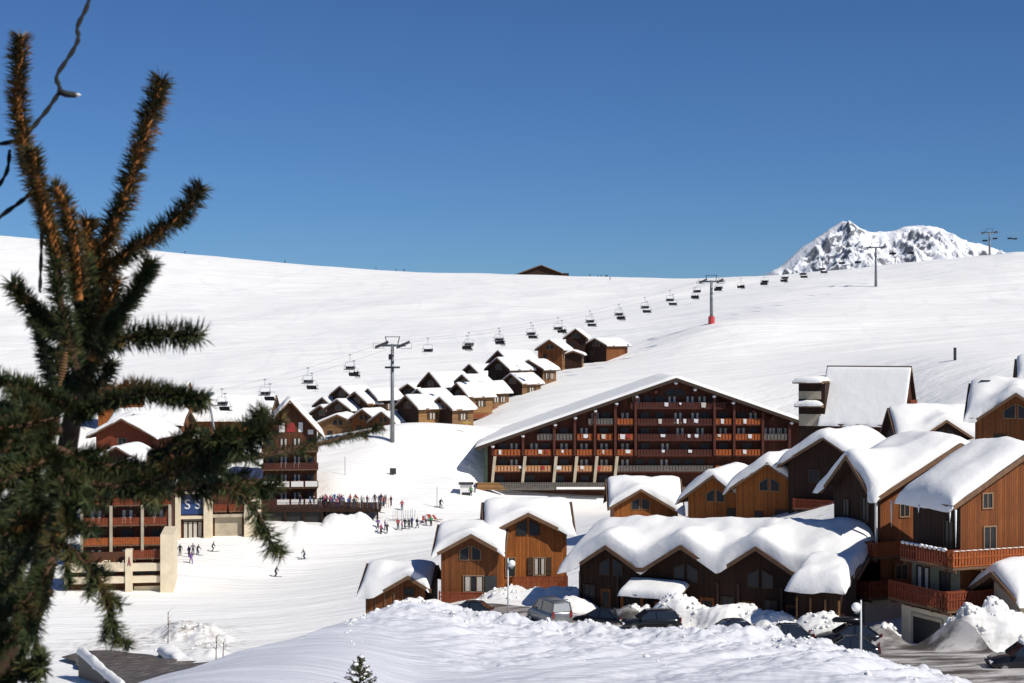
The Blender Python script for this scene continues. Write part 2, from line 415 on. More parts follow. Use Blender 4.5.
for px,D,r_ in ((188,176,5.0),(205,168,4.5),(172,180,3.5),(120,172,6),(150,176,5),(885,107,2.2),(835,108,2.5),(930,104,3),(1010,99,3),(640,121,1.8),(560,124,2)):
    DIRT=np.maximum(DIRT,np.exp(-((Xg-lx(px,D))**2+(Yg-D)**2)/r_**2))
at2=n.n('ShaderNodeAttribute',attribute_name='dirt'); cur=n.b.inputs['Base Color'].links[0].from_socket
dn_=n.ramp(n.noise(P,.9,6,.7),[(.45,0.0),(.62,1.0)])
n.l(n.mix(n.math('MULTIPLY',at2.outputs['Fac'],n.math('MULTIPLY',dn_,.85)),cur,(.26,.20,.15)),n.b.inputs['Base Color'])
gr=grid_object('snow_ground',Xg,Yg,H+CZ,M['snow_ground'],attr={'bank_shade':BANK_SHADE,'dirt':DIRT})
tag(gr,'thick white snow covering the valley floor, ski slopes and ploughed bank',kind='structure')
def gh(x,y):
    """height of the built ground sheet"""
    px=CX+F*x/y; i=int(np.clip(np.searchsorted(rows,y)-1,0,len(rows)-2)); j=int(np.clip(np.searchsorted(pxs,px)-1,0,len(pxs)-2))
    a=(y-rows[i])/(rows[i+1]-rows[i]); b=(px-pxs[j])/(pxs[j+1]-pxs[j])
    return float((H[i,j]*(1-a)+H[i+1,j]*a)*(1-b)+(H[i,j+1]*(1-a)+H[i+1,j+1]*a)*b)+CZ

# broken clods of ploughed snow on the bank and the heaps
random.seed(3); mb=MB(); cnt=0
def clod(x,y,z,r):
    c=MB(); c.ball((0,0,0),r,6,None,(random.uniform(.7,1.3),random.uniform(.7,1.3),random.uniform(.5,.95)))
    a=random.random()*6.28; ca,sa=math.cos(a),math.sin(a); V=[]
    for v in c.v:
        k=1+random.uniform(-.28,.28); V.append((x+(v[0]*ca-v[1]*sa)*k,y+(v[0]*sa+v[1]*ca)*k,z+v[2]*k))
    mb.add(V,c.f)
for _ in range(1500):
    px=random.uniform(345,975); Dc=float(np.interp(px,_pp,_cd)); t=1.0-abs(random.gauss(0,.055))*(1 if random.random()<.85 else 2.2)+.012
    if fbm(np.array([px/28.0]),np.array([t*22]),2,99)[0]<.08: continue
    D=Dc*t; x=lx(px,D); r=.05+.15*random.random()**2.5; clod(x,D,gh(x,D)+r*.1,r)
for (px,D,rx,ry) in ((414,134,4,3),(540,136,5,2.4),(505,138,3,2),(705,119,5.2,2.3),(755,116,5,2.3),(672,120,3,2),(800,113,4,2),(835,111,3.4,2.2),(882,107,2,2),(974,104.5,3,2.2),(996,104,3,2.3),(957,103.8,1.8,1.6),(632,121,2,1.6),(188,176,5,3),(205,168,4,3)):
    for _ in range(45):
        x=lx(px,D)+random.gauss(0,rx*.5); y=D+random.gauss(0,ry*.5)-.3; r=.05+.17*random.random()**2.4; clod(x,y,gh(x,y)+r*.05,r)
cl=mb.build('snow_clods',M['snow_roof'],None,True); tag(cl,'broken clods of ploughed snow scattered on the bank and heaps',kind='stuff')

# far rocky mountain
sil=np.array([(700,300),(735,287),(765,275),(780,266),(792,256),(803,246),(815,238),(828,229),(843,220),(852,223),(862,229),(872,232),(884,232),(895,230),(903,226),(915,225),(930,225),
  (942,228),(955,235),(968,241),(980,243),(992,247),(1005,252),(1022,259),(1050,276),(1080,290)],float)
mx=np.linspace(660,1110,420); my=np.concatenate([np.linspace(2250,2580,170),np.linspace(2585,2900,40)])
MY,MP=np.meshgrid(my,mx,indexing='ij'); MX=(MP-CX)/F*2600
ridge=(CY-np.interp(MP,sil[:,0],sil[:,1]))/F*2600
dy=(2600-MY)
nz=ridged(MX/55,MY/55,5,71)-.62; nz2=fbm(MX/16,MY/16,4,77)
env=np.clip(np.abs(dy)/60,0,1)
slope=np.where(dy>0,.75,1.2)
gul=ridged(MX/38+MY/160,MY/240,4,81)-.6
MZ=ridge-np.abs(dy)*slope*.62+env*(nz*42+nz2*7+gul*38)
MZ=MZ+nz2*2.2*(1-env)
mm=mat('rock_and_snow',(.8,.8,.82),.8); n=N(mm); P=n.coord('Object')
g=n.n('ShaderNodeNewGeometry'); nzs=n.sep(g.outputs['Normal'])[2]
t_=n.math('ADD',nzs,n.math('MULTIPLY',n.math('SUBTRACT',n.noise(P,.035,8,.7),.5),.95))
t_=n.math('ADD',t_,n.math('MULTIPLY',n.math('SUBTRACT',n.noise(P,.16,5,.7),.5),.5))
c=n.ramp(t_,[(.495,(.16,.17,.19)),(.575,(.82,.83,.85))]); n.l(c,n.b.inputs['Base Color'])  # distance haze is mixed into the bluish rock tone
n.l(n.bump(n.noise(P,.08,8,.7),.6,6),n.b.inputs['Normal'])
mo=grid_object('mountain',MX,MY,MZ+CZ,mm); tag(mo,'rocky snow covered mountain peak rising behind the ski slope',kind='structure')
# ---------------------------------------------------------------- building kit
def face_matrix(face,w,d):
    if face=='front': return Matrix.Identity(4)
    if face=='right': return Matrix.Translation((w,0,0))@Matrix.Rotation(R(90),4,'Z')
    if face=='left': return Matrix.Translation((0,d,0))@Matrix.Rotation(R(-90),4,'Z')
def roof_function(w,d,he,hr,ridge='x',cross=(),tilt=0.0,cx=None,hl=None):
    """height of the roof underside over the plan; cross = [(centre, apex, slope, depth)]"""
    def f(x,y):
        x=np.asarray(x,float);y=np.asarray(y,float)
        if ridge=='x':
            s=(hr-he)/(d/2); z=hr-s*np.abs(y-d/2)
        elif ridge=='y':
            c=w/2 if cx is None else cx; s=(hr-he)/(w/2); z=hr-s*np.abs(x-c)
        elif ridge=='shed': z=he+(hr-he)*y/d
        elif ridge=='shedx': z=he+(hr-he)*x/w
        else: z=np.full(np.broadcast(x,y).shape,hr*1.0)
        for c in cross:
            zz=c[1]-c[2]*np.abs(x-c[0])
            if len(c)>3: zz=np.where(y<c[3],zz,-99)
            z=np.maximum(z,zz)
        return z+tilt*x
    return f
def _lines(a,b,step,brk=()):
    n=max(2,int(round((b-a)/step))+1); L=list(np.linspace(a,b,n))+[q for q in brk if a<q<b]
    L=sorted(set(round(float(v),4) for v in L)); out=[L[0]]
    for v in L[1:]:
        if v-out[-1]>.03: out.append(v)
    return np.array(out)
def closed_sheet(name,X,Y,Zt,Zb,mat,parent,smooth_top=True):
    nr,nc=X.shape; n=nr*nc
    V=np.concatenate([np.stack([X,Y,Zt],-1).reshape(-1,3),np.stack([X,Y,Zb],-1).reshape(-1,3)])
    idx=np.arange(n).reshape(nr,nc)
    top=np.stack([idx[:-1,:-1],idx[:-1,1:],idx[1:,1:],idx[1:,:-1]],-1).reshape(-1,4)
    bot=top[:,::-1]+n
    ring=list(idx[0,:])+list(idx[1:,-1])+list(idx[-1,::-1][1:])+list(idx[::-1,0][1:-1])
    side=[(ring[(i+1)%len(ring)],ring[i],ring[i]+n,ring[(i+1)%len(ring)]+n) for i in range(len(ring))]
    me=bpy.data.meshes.new(name); me.from_pydata(V.tolist(),[],top.tolist()+bot.tolist()+[tuple(int(k) for k in q) for q in side])
    if smooth_top: me.polygons.foreach_set('use_smooth',[True]*len(me.polygons))
    me.materials.append(mat); me.update()
    o=bpy.data.objects.new(name,me); COL.objects.link(o); o.parent=parent; return o
def make_roof(root,rf,b,brk,th=.18,mat_='roof_dark',edge='roof_edge',step=1.0,trim=True):
    x0,x1,y0,y1=b
    xs=_lines(x0,x1,step,brk[0]);ys=_lines(y0,y1,step,brk[1]); Y,X=np.meshgrid(ys,xs,indexing='ij')
    Z=rf(X,Y); ro=closed_sheet('roof',X,Y,Z+th,Z,M[mat_],root,False)
    if trim:
        mb=MB()
        def strip(pts,nx,ny):
            for (a,b_) in zip(pts[:-1],pts[1:]):
                za=float(rf(*a));zb=float(rf(*b_)); o=.07
                A=[(a[0],a[1],za-.14),(a[0]+nx*o,a[1]+ny*o,za-.14),(a[0]+nx*o,a[1]+ny*o,za+th+.03),(a[0],a[1],za+th+.03)]
                B=[(b_[0],b_[1],zb-.14),(b_[0]+nx*o,b_[1]+ny*o,zb-.14),(b_[0]+nx*o,b_[1]+ny*o,zb+th+.03),(b_[0],b_[1],zb+th+.03)]
                mb.add(A+B,[(0,1,2,3),(7,6,5,4),(0,4,5,1),(1,5,6,2),(2,6,7,3),(3,7,4,0)])
        strip([(x,y0-.003) for x in xs],0,-1); strip([(x,y1+.003) for x in xs],0,1)
        strip([(x0-.003,y) for y in ys],-1,0); strip([(x1+.003,y) for y in ys],1,0)
        mb.build('bargeboard',M[edge],ro)
    return ro
def make_snow(root,rf,b,t=.9,Rr=None,th=.18,ext=.28,seed=1,step=.4,lump=.25,smooth=1.0,name='snow_cover',ridge='x'):
    ex,ey=(ext*.25,ext) if ridge=='x' else (ext,ext*.25) if ridge=='y' else (ext,ext)
    x0,x1,y0,y1=b[0]-ex,b[1]+ex,b[2]-ey,b[3]+ey; Rr=Rr or t*1.1
    off=[0,.03,.1,.22,.38,.6]
    xs=_lines(x0,x1,step,[x0+o*Rr/.9 for o in off]+[x1-o*Rr/.9 for o in off]); ys=_lines(y0,y1,step,[y0+o*Rr/.9 for o in off]+[y1-o*Rr/.9 for o in off])
    Y,X=np.meshgrid(ys,xs,indexing='ij'); r=rf(X,Y)
    zs=np.zeros_like(r);wt=0
    for dx in np.linspace(-1,1,7):
        for dy in np.linspace(-1,1,7):
            k=math.exp(-(dx*dx+dy*dy)*1.2); zs+=k*rf(X+dx*smooth*1.5,Y+dy*smooth*1.5); wt+=k
    zs/=wt
    e1=np.minimum(X-x0,x1-X);e2=np.minimum(Y-y0,y1-Y)
    nz=fbm(X/2.3+seed*7.1,Y/2.3+seed*3.3,3,seed); nz2=fbm(X/.8+seed,Y/.8,2,seed+9)
    p=lambda e: np.sqrt(np.clip(1-(1-np.clip(e/(Rr*(1+.25*nz)),0,1))**2,0,1))
    kx=2.0 if ridge=='x' and t>.6 else 1.0
    prof=p(e1/kx)*p(e2)
    dep=np.clip((zs-r)+t*(1+lump*nz+.08*nz2),.12,None)
    outx=np.maximum(np.maximum(b[0]-X,X-b[1]),0); outy=np.maximum(np.maximum(b[2]-Y,Y-b[3]),0); out=np.minimum(np.maximum(outx,outy),ext)
    base=r+th-.02-out*.55-(out>0)*.02
    Zt=base+dep*prof+.02; Zb=base-.0
    # uneven, sagging rim
    ed=np.clip(1-np.minimum(e1,e2)/.6,0,1); w1=fbm(X/1.6+seed*5,Y/1.6,3,seed+3)
    cxm,cym=(x0+x1)/2,(y0+y1)/2
    Xo=X+np.sign(X-cxm)*ed*(e1<=e2)*w1*min(.28,ex*1.2); Yo=Y+np.sign(Y-cym)*ed*(e2<e1)*w1*min(.28,ey*1.2)
    r0=rf(np.clip(X,b[0],b[1]),np.clip(Y,b[2],b[3])); low=np.exp(-np.clip(r0-r0.min(),0,9)/.45)
    edy=np.clip(1-e2/.6,0,1); edx=np.clip(1-e1/.6,0,1)
    Yo=Yo-np.sign(Y-cym)*edy*(1-low)*(ey+.10)*(ey>.1)
    Xo=Xo-np.sign(X-cxm)*edx*(1-low)*np.minimum(.28,.08+ex*2)*(ex>.03)
    sag=ed*low*(.02+np.abs(w1)*.22)*(ext/.28); Zt-=sag;Zb-=sag
    return closed_sheet(name,Xo,Yo,Zt,np.minimum(Zb,Zt-.01),M['snow_roof'],root)
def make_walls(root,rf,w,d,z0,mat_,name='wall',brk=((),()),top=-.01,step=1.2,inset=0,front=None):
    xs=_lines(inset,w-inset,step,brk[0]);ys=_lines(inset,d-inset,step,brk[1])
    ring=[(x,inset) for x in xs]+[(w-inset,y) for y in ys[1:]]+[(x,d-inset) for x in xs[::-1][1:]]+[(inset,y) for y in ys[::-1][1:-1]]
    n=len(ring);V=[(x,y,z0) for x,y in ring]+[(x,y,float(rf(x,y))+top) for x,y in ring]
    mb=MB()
    for i in range(n): mb.f.append((i,(i+1)%n,(i+1)%n+n,i+n)); mb.m.append(1 if (front and i<len(xs)-1) else 0)  # front wall can take darker timber as painted shade
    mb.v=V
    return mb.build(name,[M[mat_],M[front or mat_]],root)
def window(root,fm,u,z,w,h,frame='frame',shut=None,bars=1,curtain=False,pane='glass',name='window'):
    mb=MB(); mb.M=fm; f=.09
    for a in ((u-w/2-f,u-w/2,z-f,z+h+f),(u+w/2,u+w/2+f,z-f,z+h+f),(u-w/2,u+w/2,z+h,z+h+f),(u-w/2,u+w/2,z-f,z)):
        mb.box(a[0],a[1],-.09,.02,a[2],a[3])
    for i in range(bars):
        c=u-w/2+w*(i+1)/(bars+1); mb.box(c-.03,c+.03,-.07,.02,z,z+h)
    o=mb.build(name,M[frame],root)
    mb=MB(); mb.M=fm; mb.box(u-w/2,u+w/2,-.03,.01,z,z+h); p=mb.build('pane',M[pane],o)
    if curtain:
        mb=MB(); mb.M=fm
        for s in (-1,1): 
            c=u+s*w*.30; mb.box(c-w*.13,c+w*.13,-.045,-.032,z+.04,z+h-.04)
        mb.build('curtain',M['curtain'],o)
    if shut:
        for s in (-1,1):
            mb=MB(); mb.M=fm; c=u+s*(w/2+f+w*.27); mb.box(c-w*.25,c+w*.25,-.10,-.04,z-.05,z+h+.05)
            mb.box(c-w*.25,c+w*.25,-.12,-.10,z+h*.2,z+h*.28); mb.box(c-w*.25,c+w*.25,-.12,-.10,z+h*.72,z+h*.8)
            mb.build('shutter',M[shut],o)
    return o
def gable_windows(root,fm,c,zb,hw,h,slope,frame='frame',gap=.35,pane='glass'):
    """pair of panes with sloping heads either side of the gable post"""
    for s in (-1,1):
        P=[(c+s*gap/2,zb),(c+s*(gap/2+hw),zb),(c+s*(gap/2+hw),zb+h-slope*hw),(c+s*gap/2,zb+h)]
        Q=[(c+s*(gap/2-.08),zb-.08),(c+s*(gap/2+hw+.08),zb-.08),(c+s*(gap/2+hw+.08),zb+h-slope*hw+.04),(c+s*(gap/2-.08),zb+h+.12)]
        if s<0: P=P[::-1];Q=Q[::-1]
        mb=MB();mb.M=fm;mb.prism(Q,-.06,.01); o=mb.build('gable_window',M[frame],root)
        mb=MB();mb.M=fm;mb.prism(P,-.085,-.05); mb.build('pane',M[pane],o)
def balcony(root,fm,u0,u1,z,dep=1.1,h=1.0,rail='rail',slab='roof_edge',slat=.17,gap=.07,snow=0,sides=True,lab=None):
    mb=MB();mb.M=fm;mb.box(u0,u1,-dep,-.004,z-.18,z)
    for c in np.arange(u0+.3,u1,2.2): mb.box(c-.06,c+.06,-dep*.95,-.004,z-.38,z-.183)
    b=mb.build('balcony',M[slab],root)
    mb=MB();mb.M=fm
    def run(fixed,a,c,vert):
        n=max(1,int((c-a)/(slat+gap)))
        st=(c-a)/n
        for i in range(n):
            p=a+st*i
            if vert: mb.box(p,p+slat,fixed-.02,fixed+.02,z+.08,z+h-.08)
            else: mb.box(fixed-.02,fixed+.02,p,p+slat,z+.08,z+h-.08)
        for zz in (z+.04,z+h*.55,z+h-.06):
            if vert: mb.box(a,c,fixed-.05,fixed-.021,zz,zz+.09)
            else: mb.box(fixed-.05,fixed-.021,a,c,zz,zz+.09)
    run(-dep+.02,u0,u1,True)
    if sides:
        run(u0+.05,-dep+.06,-.05,False); run(u1-.01,-dep+.06,-.05,False)
    r=mb.build('railing',M[rail],b)
    if lab: r['label']=lab
    if snow:
        mb=MB();mb.M=fm; n=int((u1-u0)/.5)
        for i in range(n):
            c=u0+.3+i*.5; hh=snow*(.6+.5*random.random())
            mb.ball((c,-dep+.04,z+h+.02),.28,6,None,(1,.55,hh))
        mb.build('rail_snow',M['snow_roof'],b,True)
    return b
def chimney(root,x,y,z,h=1.2,s=.35,mat_='stone'):
    mb=MB();mb.box(x-s,x+s,y-s,y+s,z-1.2,z+h); o=mb.build('chimney',M[mat_],root)
    mb=MB()
    for i in (-1,1):
        for j in (-1,1): mb.box(x+i*s*.8-.04,x+i*s*.8+.04,y+j*s*.8-.04,y+j*s*.8+.04,z+h+.002,z+h+.3)
    mb.box(x-s-.15,x+s+.15,y-s-.15,y+s+.15,z+h+.302,z+h+.38); mb.build('chimney_cap',M['steel_dark'],o)
def chalet(name,label,cat,px,D,zb,w,d,rot,he,hr,ridge='x',cross=(),tilt=0,oh=.7,ohs=None,t=.9,wall='orange',seed=1,group=None,
           step=.4,lump=.25,smooth=1.0,wz=-3.0,trim=True,th=.18,edge='roof_edge',snow=True,ext=.28,bx=None,front=None):
    """px, D give the front left corner; zb = world height of the ground floor"""
    root=empty(name,(lx(px,D),D,zb),R(rot),label,cat,group)
    rf=roof_function(w,d,he,hr,ridge,cross,tilt); ohs=oh if ohs is None else ohs
    bxx=[c[0] for c in cross]+([w/2] if ridge=='y' else []); byy=[d/2] if ridge=='x' else []
    for c in cross:  # where the cross gable meets the eave
        s=(hr-he)/(d/2) if ridge=='x' else 0
        for yy in (-oh,0):
            ze=he+s*yy; dx=(c[1]-ze)/c[2]; bxx+=[c[0]-dx,c[0]+dx]
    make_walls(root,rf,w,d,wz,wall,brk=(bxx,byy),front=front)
    b=bx or (-ohs,w+ohs,-oh,d+oh)
    make_roof(root,rf,b,(bxx,byy),th=th,edge=edge,trim=trim,step=1.0 if not cross else .5)
    if snow: make_snow(root,rf,b,t=t,th=th,seed=seed,step=step,lump=lump,smooth=smooth,ext=ext,ridge=ridge)
    return root,rf
# ---------------------------------------------------------------- near chalets
G_near='timber chalets under thick snow beside the road'
# tall chalet beside the small one
D=141; r,rf=chalet('chalet','tall orange timber chalet with two shuttered floors and a balcony behind the silver van','chalet',491,D,CZ-22.9,6.8,6.6,3,6.15,8.0,
    cross=[(3.3,7.45,.50)],t=.85,wall='orange',seed=3,group=G_near)
fm=face_matrix('front',6.8,6.6)
gable_windows(r,fm,3.3,5.6,.8,1.25,.5,'frame_dark'); 
window(r,fm,4.35,2.0,.95,1.5,'frame',shut='frame_dark',curtain=True); window(r,fm,1.75,1.9,.75,1.6,'frame',bars=0)
balcony(r,fm,2.0,6.8,1.0,1.2,1.0,'rail_red',snow=0)
window(r,face_matrix('right',6.8,6.6),3.2,2.0,.9,1.2)
for x in (0.0,6.6):
    mb=MB(); mb.bar((x+.1,-.02,4.9),(x+.1,-.65,6.0),.14); mb.build('bracket',M['roof_edge'],r)
# small chalet on its left
D=139; r,rf=chalet('chalet','narrow timber chalet with a white-curtained window and low balcony, left of the tall orange chalet','chalet',441,D,CZ-23.4,5.0,6.4,-5,4.95,6.7,
    cross=[(2.75,6.35,.55)],t=.85,wall='brown',seed=5,group=G_near)
fm=face_matrix('front',5,6.4)
gable_windows(r,fm,2.6,4.2,.7,1.15,.5,'frame'); window(r,fm,2.9,1.4,1.7,1.35,'frame',bars=2,curtain=True)
balcony(r,fm,-.1,4.9,.5,.9,.95,'rail_red',slat=.16,gap=.10)
mb=MB(); mb.box(3.9,4.9,-.15,-.01,1.3,2.8); mb.build('shutter',M['steel_dark'],r)
# shed
D=141; r,rf=chalet('shed','low wooden shed half buried by the ploughed bank with a small porch gable','shed',366,D,CZ-24.7,5.4,5.2,-10,2.5,4.3,
    cross=[(4.0,3.75,.58)],t=.9,wall='brown',seed=8,oh=.6)
fm=face_matrix('front',5.4,5.2)
for c in (.05,.9,1.75,2.6):
    mb=MB(); mb.M=fm; mb.box(c-.07,c+.07,-.06,-.004,-1,2.4); mb.build('wall_post',M['roof_edge'],r)
window(r,face_matrix('left',5.4,5.2),3.9,1.0,.6,.7); window(r,fm,4.0,2.1,.8,.6,'frame_dark')
# long low building with saw-tooth gables
D=128.1; r,rf=chalet('long_building','long dark timber building with three gables under one rolling snow cover','building',579.5,D,CZ-22.25,22.4,9.0,-30,4.45,6.3,
    cross=[(2.9,5.7,.62,10),(9.4,5.9,.60,10),(15.6,5.95,.62,10)],tilt=.038,t=1.4,wall='dbrown',seed=12,oh=1.1,lump=.22,smooth=.55,ext=.4,step=.4)
fm=face_matrix('front',22.4,9)
for c in (.9,4.5,12.9,16.4,19.6): window(r,fm,c,1.2,.9,1.3,'frame_dark',bars=1)
for c in (2.9,9.4,15.6): gable_windows(r,fm,c,3.5,.8,1.3,.5,'frame_dark')
for c,wd in ((2.4,.75),(5.4,.6),(11.2,1.0),(14.6,.9),(18.1,.8)):
    mb=MB();mb.M=fm; mb.box(c-wd/2-.08,c+wd/2+.08,-.05,.01,-.6,2.35); o=mb.build('door',M['brown'],r)
    mb=MB();mb.M=fm; mb.box(c-wd/2+.1,c+wd/2-.1,-.07,-.052,1.0,2.1); mb.build('pane',M['glass'],o)
for c in (0.1,3.5,6.0,12.1,13.8,17.3,20.8,22.3):
    mb=MB();mb.M=fm;mb.box(c-.1,c+.1,-.12,-.004,-1.5,3.6); mb.build('wall_post',M['roof_dark'],r)
rr=face_matrix('right',22.4,9)
for c in (2.2,5.6): window(r,rr,c,1.4,.9,1.2,'frame_dark')
# porch
pr=MB();pr.M=fm
pr.add([(4.8,-2.6,2.35),(9.8,-2.6,2.35),(9.8,-.01,3.15),(4.8,-.01,3.15),(4.8,-2.6,2.53),(9.8,-2.6,2.53),(9.8,-.01,3.33),(4.8,-.01,3.33)],[(0,3,2,1),(4,5,6,7),(0,1,5,4),(1,2,6,5),(2,3,7,6),(3,0,4,7)])
po=pr.build('porch_roof',M['roof_edge'],r)
for c in (5.0,6.7,8.2,9.6):
    mb=MB();mb.M=fm; mb.box(c-.1,c+.1,-2.45,-2.25,-1.5,2.38); mb.build('porch_post',M['brown'],po)
prf=lambda x,y:2.35+(np.asarray(y)+2.6)*.31+0*np.asarray(x)
make_snow(po,prf,(4.8,9.8,-2.6,-.3),t=.42,th=.18,seed=21,step=.3,ext=.12,smooth=.4)
mb=MB();mb.M=fm;mb.box(7.2,9.1,-1.2,-.01,-.6,1.9); mb.build('porch_store',M['brown'],r)
# lean-to between the long building and the balcony chalet
D=113.5; r,rf=chalet('lean_to','low dark lean-to under a bulging snow lump between the long building and the balcony chalets','lean-to',796,D,CZ-20.9,3.3,3.6,-30,3.3,4.4,
    ridge='shed',t=1.0,wall='dbrown',seed=31,oh=.25,lump=.3,smooth=.3,ext=.3,step=.3)
fm=face_matrix('front',3.3,3.6)
for c in (.08,1.1,2.2,3.2):
    mb=MB();mb.M=fm;mb.box(c-.07,c+.07,-.06,-.004,-1,2.5); mb.build('wall_post',M['tan'],r)
# balcony chalet A (left of the two)
G_b='tall balcony chalets on the right'
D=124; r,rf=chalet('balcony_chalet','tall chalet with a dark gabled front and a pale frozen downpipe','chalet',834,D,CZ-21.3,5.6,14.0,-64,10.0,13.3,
    cross=[(2.8,12.4,.95,6.5)],t=1.0,wall='orange2',front='dbrown',seed=41,oh=1.0,group=G_b,lump=.25,step=.4)  # dark front timber carries painted shade, side walls stay honey
fm=face_matrix('front',5.6,14); fr=face_matrix('right',5.6,14)
window(r,fm,3.9,7.6,.8,1.7,'frame_dark'); window(r,fm,1.5,7.8,.7,1.2,'frame_dark')
balcony(r,fm,-.6,5.6,5.2,1.4,1.05,'rail_dark',snow=0); window(r,fm,3.0,5.4,1.3,1.7,'frame_dark')
balcony(r,fm,-.3,6.2,2.2,1.9,1.15,'rail_red'); window(r,fm,2.0,2.8,1.2,1.5,'frame_dark')
window(r,fr,2.3,8.0,.8,1.3); window(r,fr,2.0,2.8,1.1,1.5)
balcony(r,fr,-1.35,1.6,5.2,.9,1.05,'rail')
balcony(r,fr,-1.85,3.4,2.2,1.0,1.15,'rail_red')
mb=MB();mb.box(-.2,5.9,-1.7,12,-3,1.83); o=mb.build('ground_floor',M['cream'],r)
mb=MB();mb.box(1.0,3.7,-1.76,-1.703,-1.2,1.3); mb.build('garage_door',M['dark'],o)
mb=MB();mb.box(4.4,5.3,-1.76,-1.703,-.6,1.0); mb.build('door',M['white'],o)
mb=MB();mb.tube([(5.75,-1.0,10.0),(5.75,-.7,9.6),(5.75,-.5,9.2),(5.75,-.5,4.9)],.10,8); mb.build('frozen_downpipe',M['snow_roof'],r,True)
# balcony chalet B
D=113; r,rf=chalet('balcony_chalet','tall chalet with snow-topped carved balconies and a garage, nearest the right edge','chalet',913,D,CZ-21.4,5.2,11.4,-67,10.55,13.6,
    t=1.05,wall='orange2',front='dbrown',seed=45,oh=1.0,ohs=.5,group=G_b,lump=.25,step=.4)  # front painted darker than the side walls to stand for shade
fm=face_matrix('front',5.2,11.4); fr=face_matrix('right',5.2,11.4)
window(r,fm,4.0,7.2,.8,1.7,'frame_dark'); window(r,fm,3.6,3.6,1.0,1.7,'frame_dark'); window(r,fm,1.2,3.9,1.3,1.5,'frame_dark',curtain=True)
balcony(r,fm,.8,5.9,6.1,1.7,1.1,'rail_red',snow=.5,slat=.14,gap=.13)
balcony(r,fm,-.2,5.9,3.2,2.0,1.2,'rail_red',slat=.16,gap=.09)
window(r,fr,2.3,9.9,.75,.95,'frame',bars=1); window(r,fr,2.5,7.0,.95,1.55,'frame',shut=None,bars=1)
window(r,fr,7.2,9.9,.75,.95,'frame'); window(r,fr,7.2,7.0,.95,1.5,'frame')
balcony(r,fr,-1.65,11,6.1,1.3,1.1,'rail',slat=.15,gap=.10,snow=.12); balcony(r,fr,-1.95,2.2,3.2,1.1,1.2,'rail_red')
window(r,fr,3.6,3.4,1.0,2.0,'frame_dark')
mb=MB();mb.box(.8,6.5,-1.6,2.6,-3,2.8); o=mb.build('ground_floor',M['cream'],r)
mb=MB();mb.box(-.11,5.2,-.02,-.006,2.81,5.7); mb.build('first_floor_render',M['stone'],r)
mb=MB();mb.box(2.2,5.2,-1.66,-1.603,-3,2.2); mb.build('garage_door',M['dark'],o)
mb=MB();mb.prism([(1.98,-3),(2.198,-3),(2.198,2.202),(5.202,2.202),(5.202,-3),(5.42,-3),(5.42,2.45),(1.98,2.45)],-1.7,-1.603); mb.build('garage_frame',M['creamd'],o)
for (x,y,L) in ((-.9,-1.2,1.9),(2.2,-1.2,.6),(6.15,-1.15,2.6),(5.6,-1.2,.9)):
    z=float(rf(x,y))+.05; mb=MB(); mb.tube([(x,y,z),(x,y,z-L*.5),(x,y,z-L)],[.07,.05,.008],6)
    mb.build('icicle',M['snow_roof'],r,True)
# edge building with hanging snow at the right border
D=105.5; r,rf=chalet('low_house','low cream house at the right edge under a deep overhanging snow cap','house',1020,D,CZ-21.2,6,2.6,23,4.7,5.5,t=1.25,wall='cream',seed=51,oh=1.2,ohs=1.3,lump=.2,smooth=.8,ext=.35)
window(r,face_matrix('front',6,2.6),1.6,1.0,1.2,1.3,'frame_dark')
mb=MB();mb.box(-.05,.25,-.08,-.004,0,4.2); mb.build('corner_post',M['creamd'],r)

# ---------------------------------------------------------------- second row
G2='timber chalets of the second row'
D=190; r,rf=chalet('chalet','orange timber chalet with a small front gable, directly in front of the hotel','chalet',614,D,CZ-22.8,7.7,7.5,0,2.75,5.7,cross=[(3.2,4.9,.58)],t=.95,wall='orange',seed=61,group=G2,oh=.75)
fm=face_matrix('front',7.7,7.5); gable_windows(r,fm,3.2,2.6,.85,1.3,.5,'frame'); window(r,fm,3.2,.2,1.2,1.2,'frame')
D=181; r,rf=chalet('chalet','orange chalet with a curling snow lobe, left of its larger neighbour','chalet',688,D,CZ-20.5,6.6,9.5,-26,2.75,5.2,ridge='y',t=1.2,wall='orange',seed=63,group=G2,oh=.9,lump=.3)
fm=face_matrix('front',6.6,9.5); gable_windows(r,fm,3.3,2.3,.85,1.3,.6,'frame'); window(r,fm,5.2,.6,.8,.9,'frame_dark')
D=176; r,rf=chalet('chalet','orange chalet with a rounded snow cap, right of its smaller twin','chalet',736,D,CZ-20.1,7.6,10,-24,3.95,6.6,ridge='y',t=1.25,wall='orange',seed=65,group=G2,oh=.9,lump=.3)
fm=face_matrix('front',7.6,10); gable_windows(r,fm,3.8,3.6,.9,1.35,.6,'frame'); window(r,fm,5.3,.1,1.5,1.3,'frame_dark'); window(r,fm,2.6,.4,.7,.8,'frame_dark')
balcony(r,fm,7.6,11.2,-.1,1.0,1.6,'rail_red')
D=172; r,rf=chalet('chalet','dark fronted chalet under a broad snow roof behind the balcony chalets','chalet',788,D,CZ-18.4,8.8,11,-32,5.3,8.0,ridge='y',t=1.15,wall='dbrown',seed=67,group=G2,oh=.9)
fm=face_matrix('front',8.8,11); window(r,fm,3.0,3.2,1.1,1.3,'frame_dark'); window(r,fm,6.0,3.2,1.1,1.3,'frame_dark'); balcony(r,fm,1,8,.4,1.2,1.0,'rail_red')
window(r,face_matrix('right',8.8,11),4,3.2,1,1.2)
D=196; r,rf=chalet('chalet','wide snow roof with one small dormer gable, below the steep-roofed building','chalet',901,D,CZ-18.5,10.9,8,0,6.6,9.9,cross=[(5.5,8.6,.66)],t=1.1,wall='dbrown',seed=69,group=G2,oh=.7)
